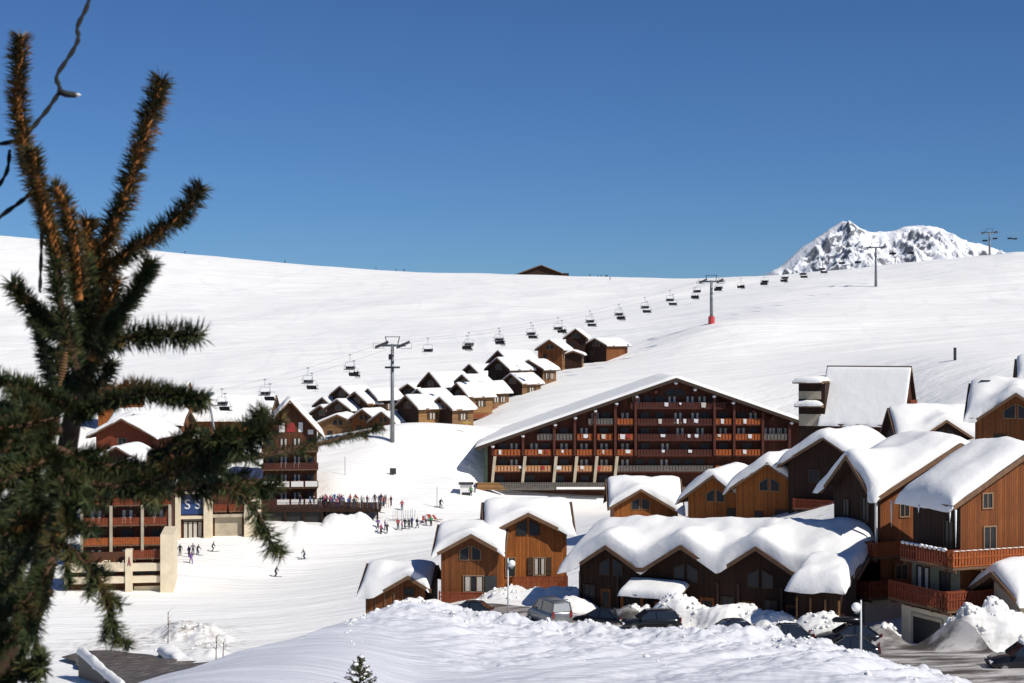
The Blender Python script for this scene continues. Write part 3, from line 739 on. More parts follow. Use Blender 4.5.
gable_windows(r,face_matrix('front',10.9,8),5.5,6.7,.8,.9,.5,'frame_dark')
D=166; r,rf=chalet('chalet','dark chalet with twin gable windows at the right edge above the balcony chalets','chalet',975,D,CZ-13.6,8.5,8,-22,6.1,8.9,cross=[(4.2,8.1,.70)],t=1.15,wall='brown',seed=71,group=G2,oh=1.0)
fm=face_matrix('front',8.5,8); gable_windows(r,fm,4.2,5.6,1.1,1.4,.6,'frame'); window(r,fm,2.5,2.6,1,1.2,'frame_dark'); chimney(r,.8,3.2,8.1,1.0)
D=205; r,rf=chalet('chalet','chalet cut off by the right edge, only a rounded snow lobe in view','chalet',1024,D,CZ-9.5,9,8,-15,5.0,7.0,cross=[(4,6.5,.6)],t=1.2,wall='brown',seed=73,group=G2,oh=.9)
# steep-roofed building
D=240; r,rf=chalet('steep_roof_building','building with a very steep smooth snow roof and orange balconies in its narrow gable end','building',822,D,CZ-18.5,11.9,10.4,-26,6.6,14.6,t=.35,wall='redbrown',seed=75,oh=.5,lump=.1,smooth=.6,ext=.12)
fr=face_matrix('right',11.9,10.4)
for k,(a,b_) in enumerate(((.2,10.2),(1.4,9.0),(2.8,7.6),(4.0,6.4))):
    z=3.2+k*2.7
    if k<3: balcony(r,fr,a,b_,z,.9,1.0,'rail' if k!=2 else 'rail_red',snow=0)
    for c in np.linspace(a+1,b_-1,max(1,3-k)): window(r,fr,float(c),z+.2,.8,1.5,'frame_dark',curtain=(k%2==0))
fm=face_matrix('front',11.9,10.4); window(r,fm,3,3,1,1.3,'frame_dark'); window(r,fm,8,3,1,1.3,'frame_dark')
mb=MB();mb.box(-3.7,.4,.2,8,-3,12.2); tw=mb.build('stair_tower',M['dbrown'],r)
for (a,b_) in ((5.6,7.4),(9.7,10.9)):
    mb=MB();mb.box(-3.6,-.2,.05,.19,a,b_); mb.build('cream_panel',M['creamd'],tw)
for (z,a) in ((12.2,-4.3),(8.6,-4.0)):
    f=lambda x,y,z=z:z+0*np.asarray(x)+0*np.asarray(y)
    b=(a,.2,-.9,8 if z>10 else .19)
    ro=make_roof(r,f,b,((),()),th=.25); make_snow(ro,f,b,t=.7,th=.25,seed=int(z),step=.4,ext=.2,lump=.15,smooth=.2)
# ---------------------------------------------------------------- hotel
D=290; HZ=CZ-28.5
def hx(px): return (px-485)/F*D
W_=70.0; Dp=24.0
h=empty('hotel',(lx(485,D),D,HZ),0,'long brown gabled hotel with rows of orange balconies under a wide snow roof','hotel')
rf=roof_function(W_,Dp,9.3,21.4,'y',cx=hx(675))
make_walls(h,rf,W_,Dp,-4,'redbrown',brk=((hx(675),),()),step=3)
b=(-1.6,W_+1.6,-2.4,Dp+1)
make_roof(h,rf,b,((hx(675),),()),th=.45,step=3,edge='roof_dark')
make_snow(h,rf,b,t=.6,th=.45,seed=81,step=1.5,ext=.15,lump=.12,smooth=.5,ridge='y')
mb=MB();mb.box(-.15,-.01,0,Dp,-4,9.3);mb.build('side_cladding',M['green'],h)
mb=MB();mb.box(0,.5,-.5,-.01,-4,9.4);mb.build('corner_post',M['green'],h)
fm=Matrix.Identity(4)
FL=[1.75,4.7,7.65,10.5,13.3,16.3]
def hb(a,b_,row,rail,dep=1.5):
    balcony(h,fm,hx(a),hx(b_),FL[row],dep,1.05,rail,slab='rail_dark',slat=.42,gap=.14)
def hw(px,row,curt):
    window(h,fm,hx(px),FL[row]+.1,1.5,2.0,'frame_dark',bars=1,curtain=curt)
for row in (1,2):
    segs=[(494.5,521),(525,551),(556,572),(576.5,592),(596.5,612)]
    if row==2: segs+=[(617,633)]
    for a,b_ in segs: hb(a,b_,row,'rail_tan' if row==1 else 'rail')
for a,b_,row,rail in [(715,731,2,'rail'),(734.5,760,2,'rail'),(537,573,3,'rail_grey'),(577,592,3,'rail'),(597,612,3,'rail'),(617.5,633,3,'rail'),
    (637,712,3,'rail_dark'),(637,712,2,'rail_dark'),(715,731,3,'rail'),(734.5,760,3,'rail'),(763,787,3,'rail_grey'),
    (588,613,4,'rail_grey'),(617,633,4,'rail'),(637,712,4,'rail_dark'),(715,731,4,'rail'),(734.5,760,4,'rail'),(630,725,5,'rail_dark'),
    (617,712,1,'rail_grey'),(715,731,1,'rail'),(735,760,1,'rail')]: hb(a,b_,row,rail)
mb=MB();mb.box(hx(489),hx(720),-2.2,-.01,1.35,1.7); lg=mb.build('ground_canopy',M['rail_grey'],h)
balcony(h,fm,hx(489),hx(655),1.72,2.1,1.0,'rail_grey',slab='rail_grey',slat=.3,gap=.12)
mb=MB();mb.box(hx(556),hx(605),-3.2,-2.25,1.6,1.95); mb.build('ledge_snow',M['snow_roof'],h)
# slanting cream fins between the lower balconies
for px in (493,523,554,574.5,594.5,614.5):
    mb=MB(); x=hx(px)
    for z0,z1 in ((2.6,4.6),(5.5,7.6)):
        pass
    mb.prism([(x-.35,2.7),(x+.15,2.7),(x+.65,7.5),(x+.1,7.5)],-1.9,-.02); mb.build('concrete_fin',M['creamd'],h)
random.seed(11)
for row,pxs_ in ((0,(500,530,560,585,603)),(1,(503,514,534,545,564,584,604,625,640,652,664,676,688,700)),(2,(503,514,534,545,564,584,604,625,645,665,685,705,723,747)),
   (3,(546,564,584,604,625,645,662,680,700,723,741,753,768,776,783)),(4,(595,606,625,645,660,678,695,705,723,741,753)),(5,(636,648,660,672,690,702,714))):
    for px in pxs_: hw(px,row,random.random()<.45 if row!=3 or px<760 else True)
for px in (655,672,690):
    pass
gable_windows(h,fm,hx(675),18.6,1.6,1.2,.3,'frame_dark')
for px in (493,523,554,574.5,594.5,614.8,635,713.5,733,761.5,788):
    x=hx(px); mb=MB();mb.box(x-.22,x+.22,-1.75,-.01,7.6,float(rf(x,0))-.3);mb.build('divider_post',M['rail_dark'],h)
# purlin ends with snow on them, under the verge
for px in (493,523,555,575,595,616,636,655,675,694,713,732,752,771,790):
    x=hx(px); z=float(rf(x,0))-.75
    mb=MB();mb.box(x-.25,x+.25,-2.0,-.01,z-.3,z+.2); o=mb.build('purlin_end',M['rail_dark'],h)
    if px not in (655,752,771):
        mb=MB();mb.ball((x,-1.9,z+.25),.36,6,None,(1,1,.8)); mb.build('snow_cap',M['snow_roof'],o,True)
# towels and clothes left on the balcony rails read as pale specks
ORD=['first','second','third','fourth','fifth','sixth','seventh','eighth','ninth','tenth','eleventh','twelfth','thirteenth','fourteenth','fifteenth','sixteenth','seventeenth','eighteenth','nineteenth','twentieth','twenty-first','twenty-second','twenty-third','twenty-fourth','twenty-fifth','twenty-sixth','twenty-seventh','twenty-eighth','twenty-ninth','thirtieth','thirty-first','thirty-second','thirty-third','thirty-fourth','thirty-fifth','thirty-sixth','thirty-seventh','thirty-eighth','thirty-ninth','fortieth']
_tw={1:(519,545,560,582,600),2:(501,538,545,563,604,628,661,690,745),3:(583,588,604,622,629,664,690,697,720,748),4:(659,676,684,697,720,742),5:(664,680,702)}
_rn={1:'lowest orange',2:'second',3:'third',4:'fourth',5:'top'}
for row in _tw:
    for k,px in enumerate(_tw[row]):
        mb=MB(); x=hx(px)+random.uniform(-.4,.4); z=FL[row]
        hh=.45+.5*random.random(); wd=.18+.3*random.random()
        mb.add([(x-wd,-1.64,z+1.05),(x+wd,-1.64,z+1.0),(x+wd*.8,-1.66,z+1.05-hh),(x-wd*.9,-1.66,z+1.1-hh),(x-wd,-1.60,z+1.05),(x+wd,-1.60,z+1.0),(x+wd*.8,-1.60,z+1.05-hh),(x-wd*.9,-1.60,z+1.1-hh)],
          [(0,1,2,3),(7,6,5,4),(0,4,5,1),(2,6,7,3),(1,5,6,2),(3,7,4,0)])
        cn=random.choice(['white','white','cream','white','red']); mt={'white':'c_white','cream':'curtain','red':'c_red'}[cn]
        o=mb.build('towel',M[mt]); o.location=h.location
        tag(o,f'{cn} towel on the {_rn[row]} balcony row of the hotel, {ORD[k]} from the left','towel','towels drying over the hotel balconies')
# ---------------------------------------------------------------- hillside hamlet of small chalets
G3='small timber chalets of the hillside hamlet'
random.seed(23)
# (label, px of front-left corner, py of base, D, gable width, length, rot, eave, ridge, wall, front)  gable end faces the camera's left
def small(label,px,py,D,w,d,rot,he,hr,wall='tan',front='dbrown',t=.45,win=1,balc=False,kind='y',oh=.65,seed=1,frwin=True):  # default dark front paints the gable end's shade into its timber
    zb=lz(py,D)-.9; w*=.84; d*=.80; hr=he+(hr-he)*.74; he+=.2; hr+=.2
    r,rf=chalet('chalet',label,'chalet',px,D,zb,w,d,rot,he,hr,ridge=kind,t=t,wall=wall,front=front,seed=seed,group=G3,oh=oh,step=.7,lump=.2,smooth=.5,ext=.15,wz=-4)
    fr=face_matrix('right',w,d); fm=face_matrix('front',w,d)
    for k in range(win): window(r,fr,d*(k+1)/(win+1),.9 if he<4 else he-2.4,1.2,1.3,'frame',shut='frame_dark' if k==0 else None,curtain=True)
    if frwin:
        gable_windows(r,fm,w/2,he-.2,.8,1.2,.5,'frame'); window(r,fm,w*.3,he-2.6,.9,1.1,'frame_dark')
    if balc: balcony(r,fr,-.3,d+.2,.1,1.1,.9,'rail_red',slat=.3,gap=.12)
    return r
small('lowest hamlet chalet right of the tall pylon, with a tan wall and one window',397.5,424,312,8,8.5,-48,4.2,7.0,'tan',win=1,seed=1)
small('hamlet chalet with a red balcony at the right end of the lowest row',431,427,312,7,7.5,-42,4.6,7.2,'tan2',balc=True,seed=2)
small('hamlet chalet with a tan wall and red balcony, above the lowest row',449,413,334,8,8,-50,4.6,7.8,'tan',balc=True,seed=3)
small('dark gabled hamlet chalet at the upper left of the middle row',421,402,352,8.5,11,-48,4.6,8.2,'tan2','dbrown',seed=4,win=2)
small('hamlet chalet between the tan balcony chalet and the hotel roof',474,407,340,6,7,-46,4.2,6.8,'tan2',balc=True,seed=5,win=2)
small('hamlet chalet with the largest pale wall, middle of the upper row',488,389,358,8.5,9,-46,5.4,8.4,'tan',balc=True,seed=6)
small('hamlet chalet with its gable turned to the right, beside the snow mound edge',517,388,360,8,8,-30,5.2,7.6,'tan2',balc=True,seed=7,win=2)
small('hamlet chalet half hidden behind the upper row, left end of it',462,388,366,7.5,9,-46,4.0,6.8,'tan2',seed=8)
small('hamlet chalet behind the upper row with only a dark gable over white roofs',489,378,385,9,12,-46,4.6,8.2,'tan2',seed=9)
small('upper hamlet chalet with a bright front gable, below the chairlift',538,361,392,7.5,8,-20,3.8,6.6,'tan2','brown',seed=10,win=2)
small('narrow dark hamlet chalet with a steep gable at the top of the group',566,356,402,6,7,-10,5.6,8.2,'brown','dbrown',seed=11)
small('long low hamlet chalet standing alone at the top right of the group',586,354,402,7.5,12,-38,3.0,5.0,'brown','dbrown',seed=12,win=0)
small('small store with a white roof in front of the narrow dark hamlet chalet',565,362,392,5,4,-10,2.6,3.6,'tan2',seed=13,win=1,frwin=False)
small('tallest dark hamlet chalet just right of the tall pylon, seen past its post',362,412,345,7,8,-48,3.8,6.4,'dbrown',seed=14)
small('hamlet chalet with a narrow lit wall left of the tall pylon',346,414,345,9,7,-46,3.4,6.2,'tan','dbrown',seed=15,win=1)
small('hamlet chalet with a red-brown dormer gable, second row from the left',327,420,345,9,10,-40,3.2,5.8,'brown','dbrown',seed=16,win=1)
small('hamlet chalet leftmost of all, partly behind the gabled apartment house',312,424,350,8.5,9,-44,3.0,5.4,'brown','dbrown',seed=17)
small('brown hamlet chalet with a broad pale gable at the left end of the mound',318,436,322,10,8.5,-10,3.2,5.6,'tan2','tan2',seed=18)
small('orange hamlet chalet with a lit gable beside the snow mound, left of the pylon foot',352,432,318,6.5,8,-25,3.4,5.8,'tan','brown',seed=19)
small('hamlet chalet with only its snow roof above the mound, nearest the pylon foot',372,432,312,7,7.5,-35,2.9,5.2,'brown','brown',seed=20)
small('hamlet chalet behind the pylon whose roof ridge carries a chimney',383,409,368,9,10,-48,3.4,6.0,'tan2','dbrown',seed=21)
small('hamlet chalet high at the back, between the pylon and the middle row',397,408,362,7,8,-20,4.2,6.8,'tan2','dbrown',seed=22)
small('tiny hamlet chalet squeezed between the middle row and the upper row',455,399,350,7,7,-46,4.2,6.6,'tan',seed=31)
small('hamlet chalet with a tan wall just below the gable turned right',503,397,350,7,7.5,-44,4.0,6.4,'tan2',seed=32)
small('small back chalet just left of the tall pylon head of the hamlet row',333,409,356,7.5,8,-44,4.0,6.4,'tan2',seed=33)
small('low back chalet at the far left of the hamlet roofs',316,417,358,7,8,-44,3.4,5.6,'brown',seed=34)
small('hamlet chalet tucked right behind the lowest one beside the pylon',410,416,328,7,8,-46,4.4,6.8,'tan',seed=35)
# far hut on the ridge
D=790; zr=gh(lx(545,D),D)
r,rf=chalet('mountain_hut','dark low mountain hut on the skyline of the ski slope','hut',522,D,zr-1.2,19,12,8,3.0,6.6,ridge='y',t=.25,wall='dbrown',seed=90,oh=1.5,step=1.5,ext=.1,wz=-4,snow=False)
mb=MB();mb.box(19,24,1,9,-3,2.8);mb.build('annex',M['dbrown'],r)
for x in (3,6,9,12): window(r,face_matrix('front',17,12),x,1.2,1.6,1.2,'frame_dark')
chimney(r,12,6,4.5,1.2,.4)

# ---------------------------------------------------------------- buildings on the left
D=262; zb=CZ-27.5
r,rf=chalet('apartment_house','gabled brown apartment house with white balcony panels above the crowded terrace','apartment house',263,D,zb,8.9,14,8,12.7,17.6,ridge='y',t=.6,wall='chalet_brown',seed=101,oh=1.1,wz=-4,lump=.12,step=.8,smooth=.4)
fm=face_matrix('front',8.9,14)
for z in (.3,3.3,6.3,9.3):
    balcony(r,fm,-.2,9.1,z,1.3,1.05,'rail_dark',slat=.3,gap=.05)
    if z in (3.3,.3):
        for k in range(4):
            mb=MB(); u=-.1+k*2.32; mb.box(u+.1,u+2.1,-1.42,-1.36,z+.1,z+1.0)
            if not(z==.3 and k==0): mb.build('balcony_panel',M['white'],r)
    for c,cu in ((1.2,0),(3.4,1),(5.6,1),(7.8,0)): window(r,fm,c,z+.15,1.1,1.9,'frame_dark',curtain=bool(cu))
for c,w_,mt in ((3.1,.9,'white'),(4.6,1.3,'c_red'),(6.2,.7,'white')):
    mb=MB(); mb.box(c-w_/2,c+w_/2,-.06,-.004,12.4,14.0); mb.build('gable_window',M[mt],r)
mb=MB();mb.box(7.4,8.3,-.06,-.004,12.0,12.8);mb.build('gable_window',M['white'],r)
mb=MB();mb.box(-.4,9.3,-1.8,-.01,-.1,.25);mb.build('cream_ledge',M['cream'],r)
# sun terrace deck with restaurant below
D=254
tr=empty('sun_terrace',(lx(228,D),D,CZ-27.0),R(3),'dark timber sun terrace deck on posts in front of the apartment house','terrace')
mb=MB();mb.box(0,24.5,0,12,-.55,0);mb.build('deck',M['dbrown'],tr)
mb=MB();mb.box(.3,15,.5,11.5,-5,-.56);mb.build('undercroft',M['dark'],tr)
for x in np.linspace(.3,24,9):
    mb=MB();mb.box(x-.15,x+.15,.05,.35,-5,-.553);mb.build('post',M['dbrown'],tr)
mb=MB()
for z in (.5,.9): mb.box(0,24.5,.02,.08,z,z+.07)
for x in np.linspace(0.05,24.45,14): mb.box(x-.05,x+.05,-.03,.02,0.002,1.0)
mb.build('railing',M['rail_dark'],tr)
# ski shop with blue sign, cream columns
D=241; zb=lz(538,241)
P_=empty('ski_shop',(lx(168,D),D,zb),R(10),'cream fronted shop with a blue sign and four glass doors beside the snow field','shop')
W=lambda px:(px-168)/F*D
mb=MB();mb.box(0,W(262),.6,10,-3,8.0);mb.build('wall',M['redbrown'],P_)
for a,b_ in ((175,180.5),(203,212),(243,260)):
    mb=MB();mb.box(W(a),W(b_),-.5,.59,-3,7.2 if a<240 else 6.0);mb.build('column',M['cream'],P_)
mb=MB();mb.box(W(180.5)+.003,W(203)-.003,-.2,.59,2.85,3.3);mb.build('beam',M['cream'],P_)
mb=MB();mb.box(W(212)+.003,W(243)-.003,-.2,.59,3.0,3.5);mb.build('beam',M['creamd'],P_)
mb=MB();mb.box(W(172),W(212),-.9,.55,6.75,7.05);aw=mb.build('canopy',M['cream'],P_)
f=lambda x,y:7.05+0*np.asarray(x)+0*np.asarray(y)
make_snow(P_,f,(W(176),W(204),-.8,.5),t=.75,th=.0,seed=3,step=.4,ext=.1,ridge='n')
mb=MB();mb.box(W(181),W(202.5),.3,.59,3.5,6.5);sg=mb.build('sign_board',mat('deep_blue_sign',(.02,.05,.16),.4),P_)
def text(body,parent,loc,size,mt,rot=(R(90),0,0),name='lettering',ex=.01):
    c=bpy.data.curves.new(name,'FONT'); c.body=body;c.size=size;c.extrude=ex;c.align_x='CENTER';c.align_y='CENTER'
    o=bpy.data.objects.new('tmp',c);COL.objects.link(o); dg=bpy.context.evaluated_depsgraph_get()
    me=bpy.data.meshes.new_from_object(o.evaluated_get(dg)); bpy.data.objects.remove(o)
    me.materials.clear(); me.materials.append(M[mt]); o=bpy.data.objects.new(name,me);COL.objects.link(o);o.parent=parent;o.location=loc;o.rotation_euler=rot
    return o
text('S S',sg,(W(192),.27,5.0),2.1,'lamp_clear')
for k in range(4):
    a=W(183)+k*.72; mb=MB()
    mb.prism([(a,0-.4),(a+.66,-.4),(a+.66,2.4),(a,2.4)],.45,.59); dr=mb.build('door',M['frame_dark'],P_)
    mb=MB();mb.box(a+.09,a+.57,.42,.449,-.1,2.3);mb.build('pane',M['curtain'],dr)
mb=MB();mb.box(W(183),W(202),.35,.59,2.45,2.8);mb.build('shutter_box',M['rail_grey'],P_)
mb=MB();mb.box(W(214),W(241),.5,.595,-.3,2.9);mb.build('shop_window',M['creamd'],P_)
for a,b_ in ((213,226),(228,242)): balcony(P_,Matrix.Translation((0,.6,0)),W(a),W(b_),4.0,1.0,1.0,'rail_red')
# cream concrete residence lower left
D=202; zb=lz(600,202)
Q=empty('cream_residence',(lx(60,D),D+2,zb),R(9),'cream concrete residence with brown balconies and white lettering, half hidden by the spruce','residence')
W=lambda px:(px-60)/F*D
Z=lambda py:(600-py)/F*D
mb=MB();mb.box(0,W(154.8),1.2,7,-3,Z(562));mb.build('wall',M['chalet_brown'],Q)
mb=MB();mb.box(W(155),W(168),-.6,9,-3,Z(538));mb.build('end_wall',M['cream'],Q)
mb=MB();mb.box(W(120),W(127),-.3,1.19,-3,Z(553));co_=mb.build('column',M['cream'],Q)
mb=MB();mb.prism([(W(122.2),Z(569)),(W(123.2),Z(569)),(W(123.8),Z(565)),(W(124.6),Z(569)),(W(125.6),Z(569)),(W(124.2),Z(560)),(W(123.6),Z(560))],-.36,-.302);mb.build('letter_mark',mat('brown_lettering',(.22,.05,.05),.6),co_)
for a,b_,c,d_ in ((127,155,575,570),(127,155,590,581),(60,120,575,569.5),(60,120,590,581)):
    mb=MB();mb.box(W(a)+.003,W(b_)-.003,-.1,1.19,Z(c) if c<580 else Z(c)+.4,Z(d_)+(.35 if c<580 else .1));mb.build('parapet',M['cream'],Q)
text('Clotéo',Q,(W(111),-.14,Z(567.2)),1.35,'cream')
for a in (129,141,100,88,74):
    mb=MB();mb.box(W(a),W(a+9),1.12,1.199,Z(580.5),Z(574.5));mb.build('window',M['glass'],Q)
for a in (128,):
    mb=MB();mb.box(W(a),W(154.5),.9,1.199,-1,Z(591.5));mb.build('garage_door',M['cream'],Q)
for z,a,b_,rl in ((Z(562),127.2,154.8,'rail_red'),):
    balcony(Q,Matrix.Translation((0,1.2,0)),W(a),W(b_),z,1.0,1.0,rl)
# brown residence storeys behind it
D=222; zb=gh(lx(120,D),D)-1.0
Q2=empty('brown_residence',(lx(82,D),D,zb),R(9),'brown residence with red timber balconies and pale posts behind the cream residence','residence')
W=lambda px:(px-82)/F*D
hr_=roof_function(W(168),10,12.5,15.0,'y')
make_walls(Q2,hr_,W(168),10,-4,'redbrown')
bq=(-.8,W(168)+.8,-1,11);make_roof(Q2,hr_,bq,((W(168)/2,),()));make_snow(Q2,hr_,bq,t=.5,seed=5,ridge='y',step=.7,smooth=.4)
fm=Matrix.Identity(4)
for k,z in enumerate((1.2,4.0,6.8,9.6)):
    for a,b_ in ((0,3.9),(4.3,8.2),(8.6,12.3)):
        balcony(Q2,fm,a,b_,z,1.2,1.0,'rail_red' if k!=1 else 'rail',slat=.3,gap=.05); window(Q2,fm,(a+b_)/2,z+.1,1.6,1.9,'frame_dark',curtain=(k+int(a))%2==0)
for x in (.1,4.1,8.4,12.2):
    mb=MB();mb.box(x-.2,x+.2,-1.45,-1.25,-2,9.6);mb.build('pale_post',M['creamd'],Q2)
# roofs glimpsed between the branches
G4='snowy houses glimpsed between the spruce branches'
r,rf=chalet('house','orange boarded house with a flat snow edge, behind the spruce branches','house',98,300,CZ-17.5,11.5,9,2,7.2,8.2,t=.5,wall='orange',seed=111,group=G4,ridge='x',wz=-4); window(r,face_matrix('front',11.5,9),6,3.5,1.2,1.3); chimney(r,8,3,8,1.2)
r,rf=chalet('house','house with a steep smooth snow roof and timber wall, right of the orange boarded house','house',146,290,CZ-18,6.5,8,-4,5.6,10.2,t=.35,wall='brown',seed=113,group=G4,ridge='x',wz=-4,lump=.1,step=.7,smooth=.4)
window(r,face_matrix('front',6.5,8),2.2,2.2,1,1.6,'frame',curtain=True); window(r,face_matrix('front',6.5,8),5,2.2,1,1.6,'frame_dark'); mb=MB();mb.bar((6.3,-.2,-3),(6.3,-.2,5.5),.2);mb.build('post',M['white'],r)
r,rf=chalet('house','house with red gable boards and double snow roofs seen through the branches','house',96,262,CZ-19.5,9.5,11,-6,4.2,6.6,t=.6,wall='rail_red',seed=115,group=G4,ridge='y',wz=-5,oh=1.2); window(r,face_matrix('front',9.5,11),4.5,2.2,1.4,1.2)
r,rf=chalet('house','low house with a small dormer roof in front of the red gabled house','house',98,246,CZ-20.5,6.5,8,-6,2.2,4.0,t=.5,wall='rail_dark',seed=116,group=G4,ridge='y',wz=-5,oh=1); window(r,face_matrix('front',6.5,8),3,.2,1.4,1.2)
r,rf=chalet('house','farther house with a rounded snow roof behind the red gabled house','house',112,275,CZ-19,12,9,0,4.8,6.6,t=.8,wall='brown',seed=117,group=G4,ridge='x',cross=[(4,6.2,.5)],wz=-5); window(r,face_matrix('front',12,9),9,2.2,1.4,1.2)
r,rf=chalet('house','house with a snow roof at the far left edge of the picture','house',-12,285,CZ-15,6,9,-8,4.5,5.6,t=.6,wall='brown',seed=118,group=G4,ridge='x',wz=-5); window(r,face_matrix('front',6,9),4,2.2,1.4,1.2)
r,rf=chalet('house','wide house with a long plain snow roof between the spruce and the apartment house','house',185,305,CZ-19,16,14,0,4.2,8.2,t=.6,wall='brown',seed=119,group=G4,ridge='x',wz=-5,lump=.1); window(r,face_matrix('front',16,14),4,1.2,1.4,1.2)
# ---------------------------------------------------------------- road, ice and walls
def ice_material(name,dark,light,lo,hi,sc_=.5):
    m=mat(name,dark,.35,spec=.5);n=N(m);P=n.coord('Object')
    q=n.mapv(P,(1,3.2,1),(0,0,R(-25)))
    f_=n.ramp(n.noise(q,sc_*.45,6,.65),[(lo,dark),(lo+(hi-lo)*.5,tuple((a+b)/2*.8 for a,b in zip(dark,light))),(hi,light)]); n.l(f_,n.b.inputs['Base Color'])
    n.l(n.ramp(n.noise(P,.8,4),[(.3,.22),(.7,.7)]),n.b.inputs['Roughness']); n.l(n.bump(n.noise(P,5,4),.3,.05),n.b.inputs['Normal']); return m
M['ice_road']=ice_material('icy_road',(.075,.065,.055),(.56,.53,.50),.41,.60)
M['wet_road']=ice_material('wet_asphalt',(.045,.038,.032),(.19,.16,.13),.38,.66,1.6); M['wet_road'].node_tree.nodes['Principled BSDF'].inputs['Specular IOR Level'].default_value=.15
def ribbon(name,pts,hw,material,lift=.05,label='',n=90,m_=12):
    ps=[Vector((lx(p,D),D,0)) for p,D in pts]; L=[0]
    for a,b_ in zip(ps[:-1],ps[1:]): L.append(L[-1]+(b_-a).length)
    s_=np.linspace(0,L[-1],n); xs=np.interp(s_,L,[p.x for p in ps]); ys=np.interp(s_,L,[p.y for p in ps])
    k=np.ones(7)/7; xs2=np.convolve(np.pad(xs,3,'edge'),k,'valid'); ys2=np.convolve(np.pad(ys,3,'edge'),k,'valid')
    dx=np.gradient(xs2);dy=np.gradient(ys2);l=np.hypot(dx,dy);nx,ny=-dy/l,dx/l
    hwv=np.interp(s_,L,hw) if hasattr(hw,'__len__') else np.full(n,hw)
    t=np.linspace(-1,1,m_); X=xs2[:,None]+nx[:,None]*t*hwv[:,None]*(1+.12*np.sin(s_*.9))[:,None]; Y=ys2[:,None]+ny[:,None]*t*hwv[:,None]
    Z=np.array([[max(gh(x+dx_,max(y+dy_,60)) for dx_,dy_ in ((0,0),(.3,0),(-.3,0),(0,.3),(0,-.3))) for x,y in zip(a,b_)] for a,b_ in zip(X,Y)])
    kk=np.ones(5)/5
    Z=np.apply_along_axis(lambda v:np.convolve(np.pad(v,2,'edge'),kk,'valid'),0,Z)
    o=grid_object(name,X,Y,Z+lift,material); tag(o,label,kind='structure'); return o
ribbon('village_road',[(1110,86),(1024,93),(960,98),(905,102),(860,105),(780,109),(700,113.5),(620,119),(540,125),(440,132)],[6,5.4,4.6,3.8,2.6,1.9,1.8,1.8,1.8,1.8],M['ice_road'],.10,'icy village road with wet dark tyre tracks in front of the balcony chalets',n=150,m_=30)
ribbon('lower_road',[(70,166),(95,164),(122,158),(143,149),(165,137)],[1.5,2.8,3.8,4.2,4.5],M['wet_road'],.38,'wet dark asphalt road below the ploughed bank',n=80,m_=26)
def wall_run(name,a,b_,z,hgt,th,label,cat):
    a=Vector(a);b_=Vector(b_);dv=(b_-a);L=dv.length;rz=math.atan2(dv.y,dv.x)
    r=empty(name,(a.x,a.y,z),rz,label,cat)
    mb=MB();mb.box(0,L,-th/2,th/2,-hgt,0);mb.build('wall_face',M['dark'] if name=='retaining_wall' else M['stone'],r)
    f=lambda x,y:0*np.asarray(x)+0*np.asarray(y)
    make_snow(r,f,(0,L,-th/2-.1,th/2+.1),t=.55,th=0,seed=4,step=.3,ext=.1,lump=.5,ridge='n',smooth=.1); return r
wall_run('retaining_wall',(lx(81,152),152),(lx(123,136),136),CZ-29.9,4.5,.5,'dark concrete retaining wall with a ragged snow crest beside the lower road','wall')
wall_run('parapet',(lx(166,163),163),(lx(192,153),153),CZ-31.9,2.5,1.6,'low snow covered parapet on the right side of the lower road','parapet')

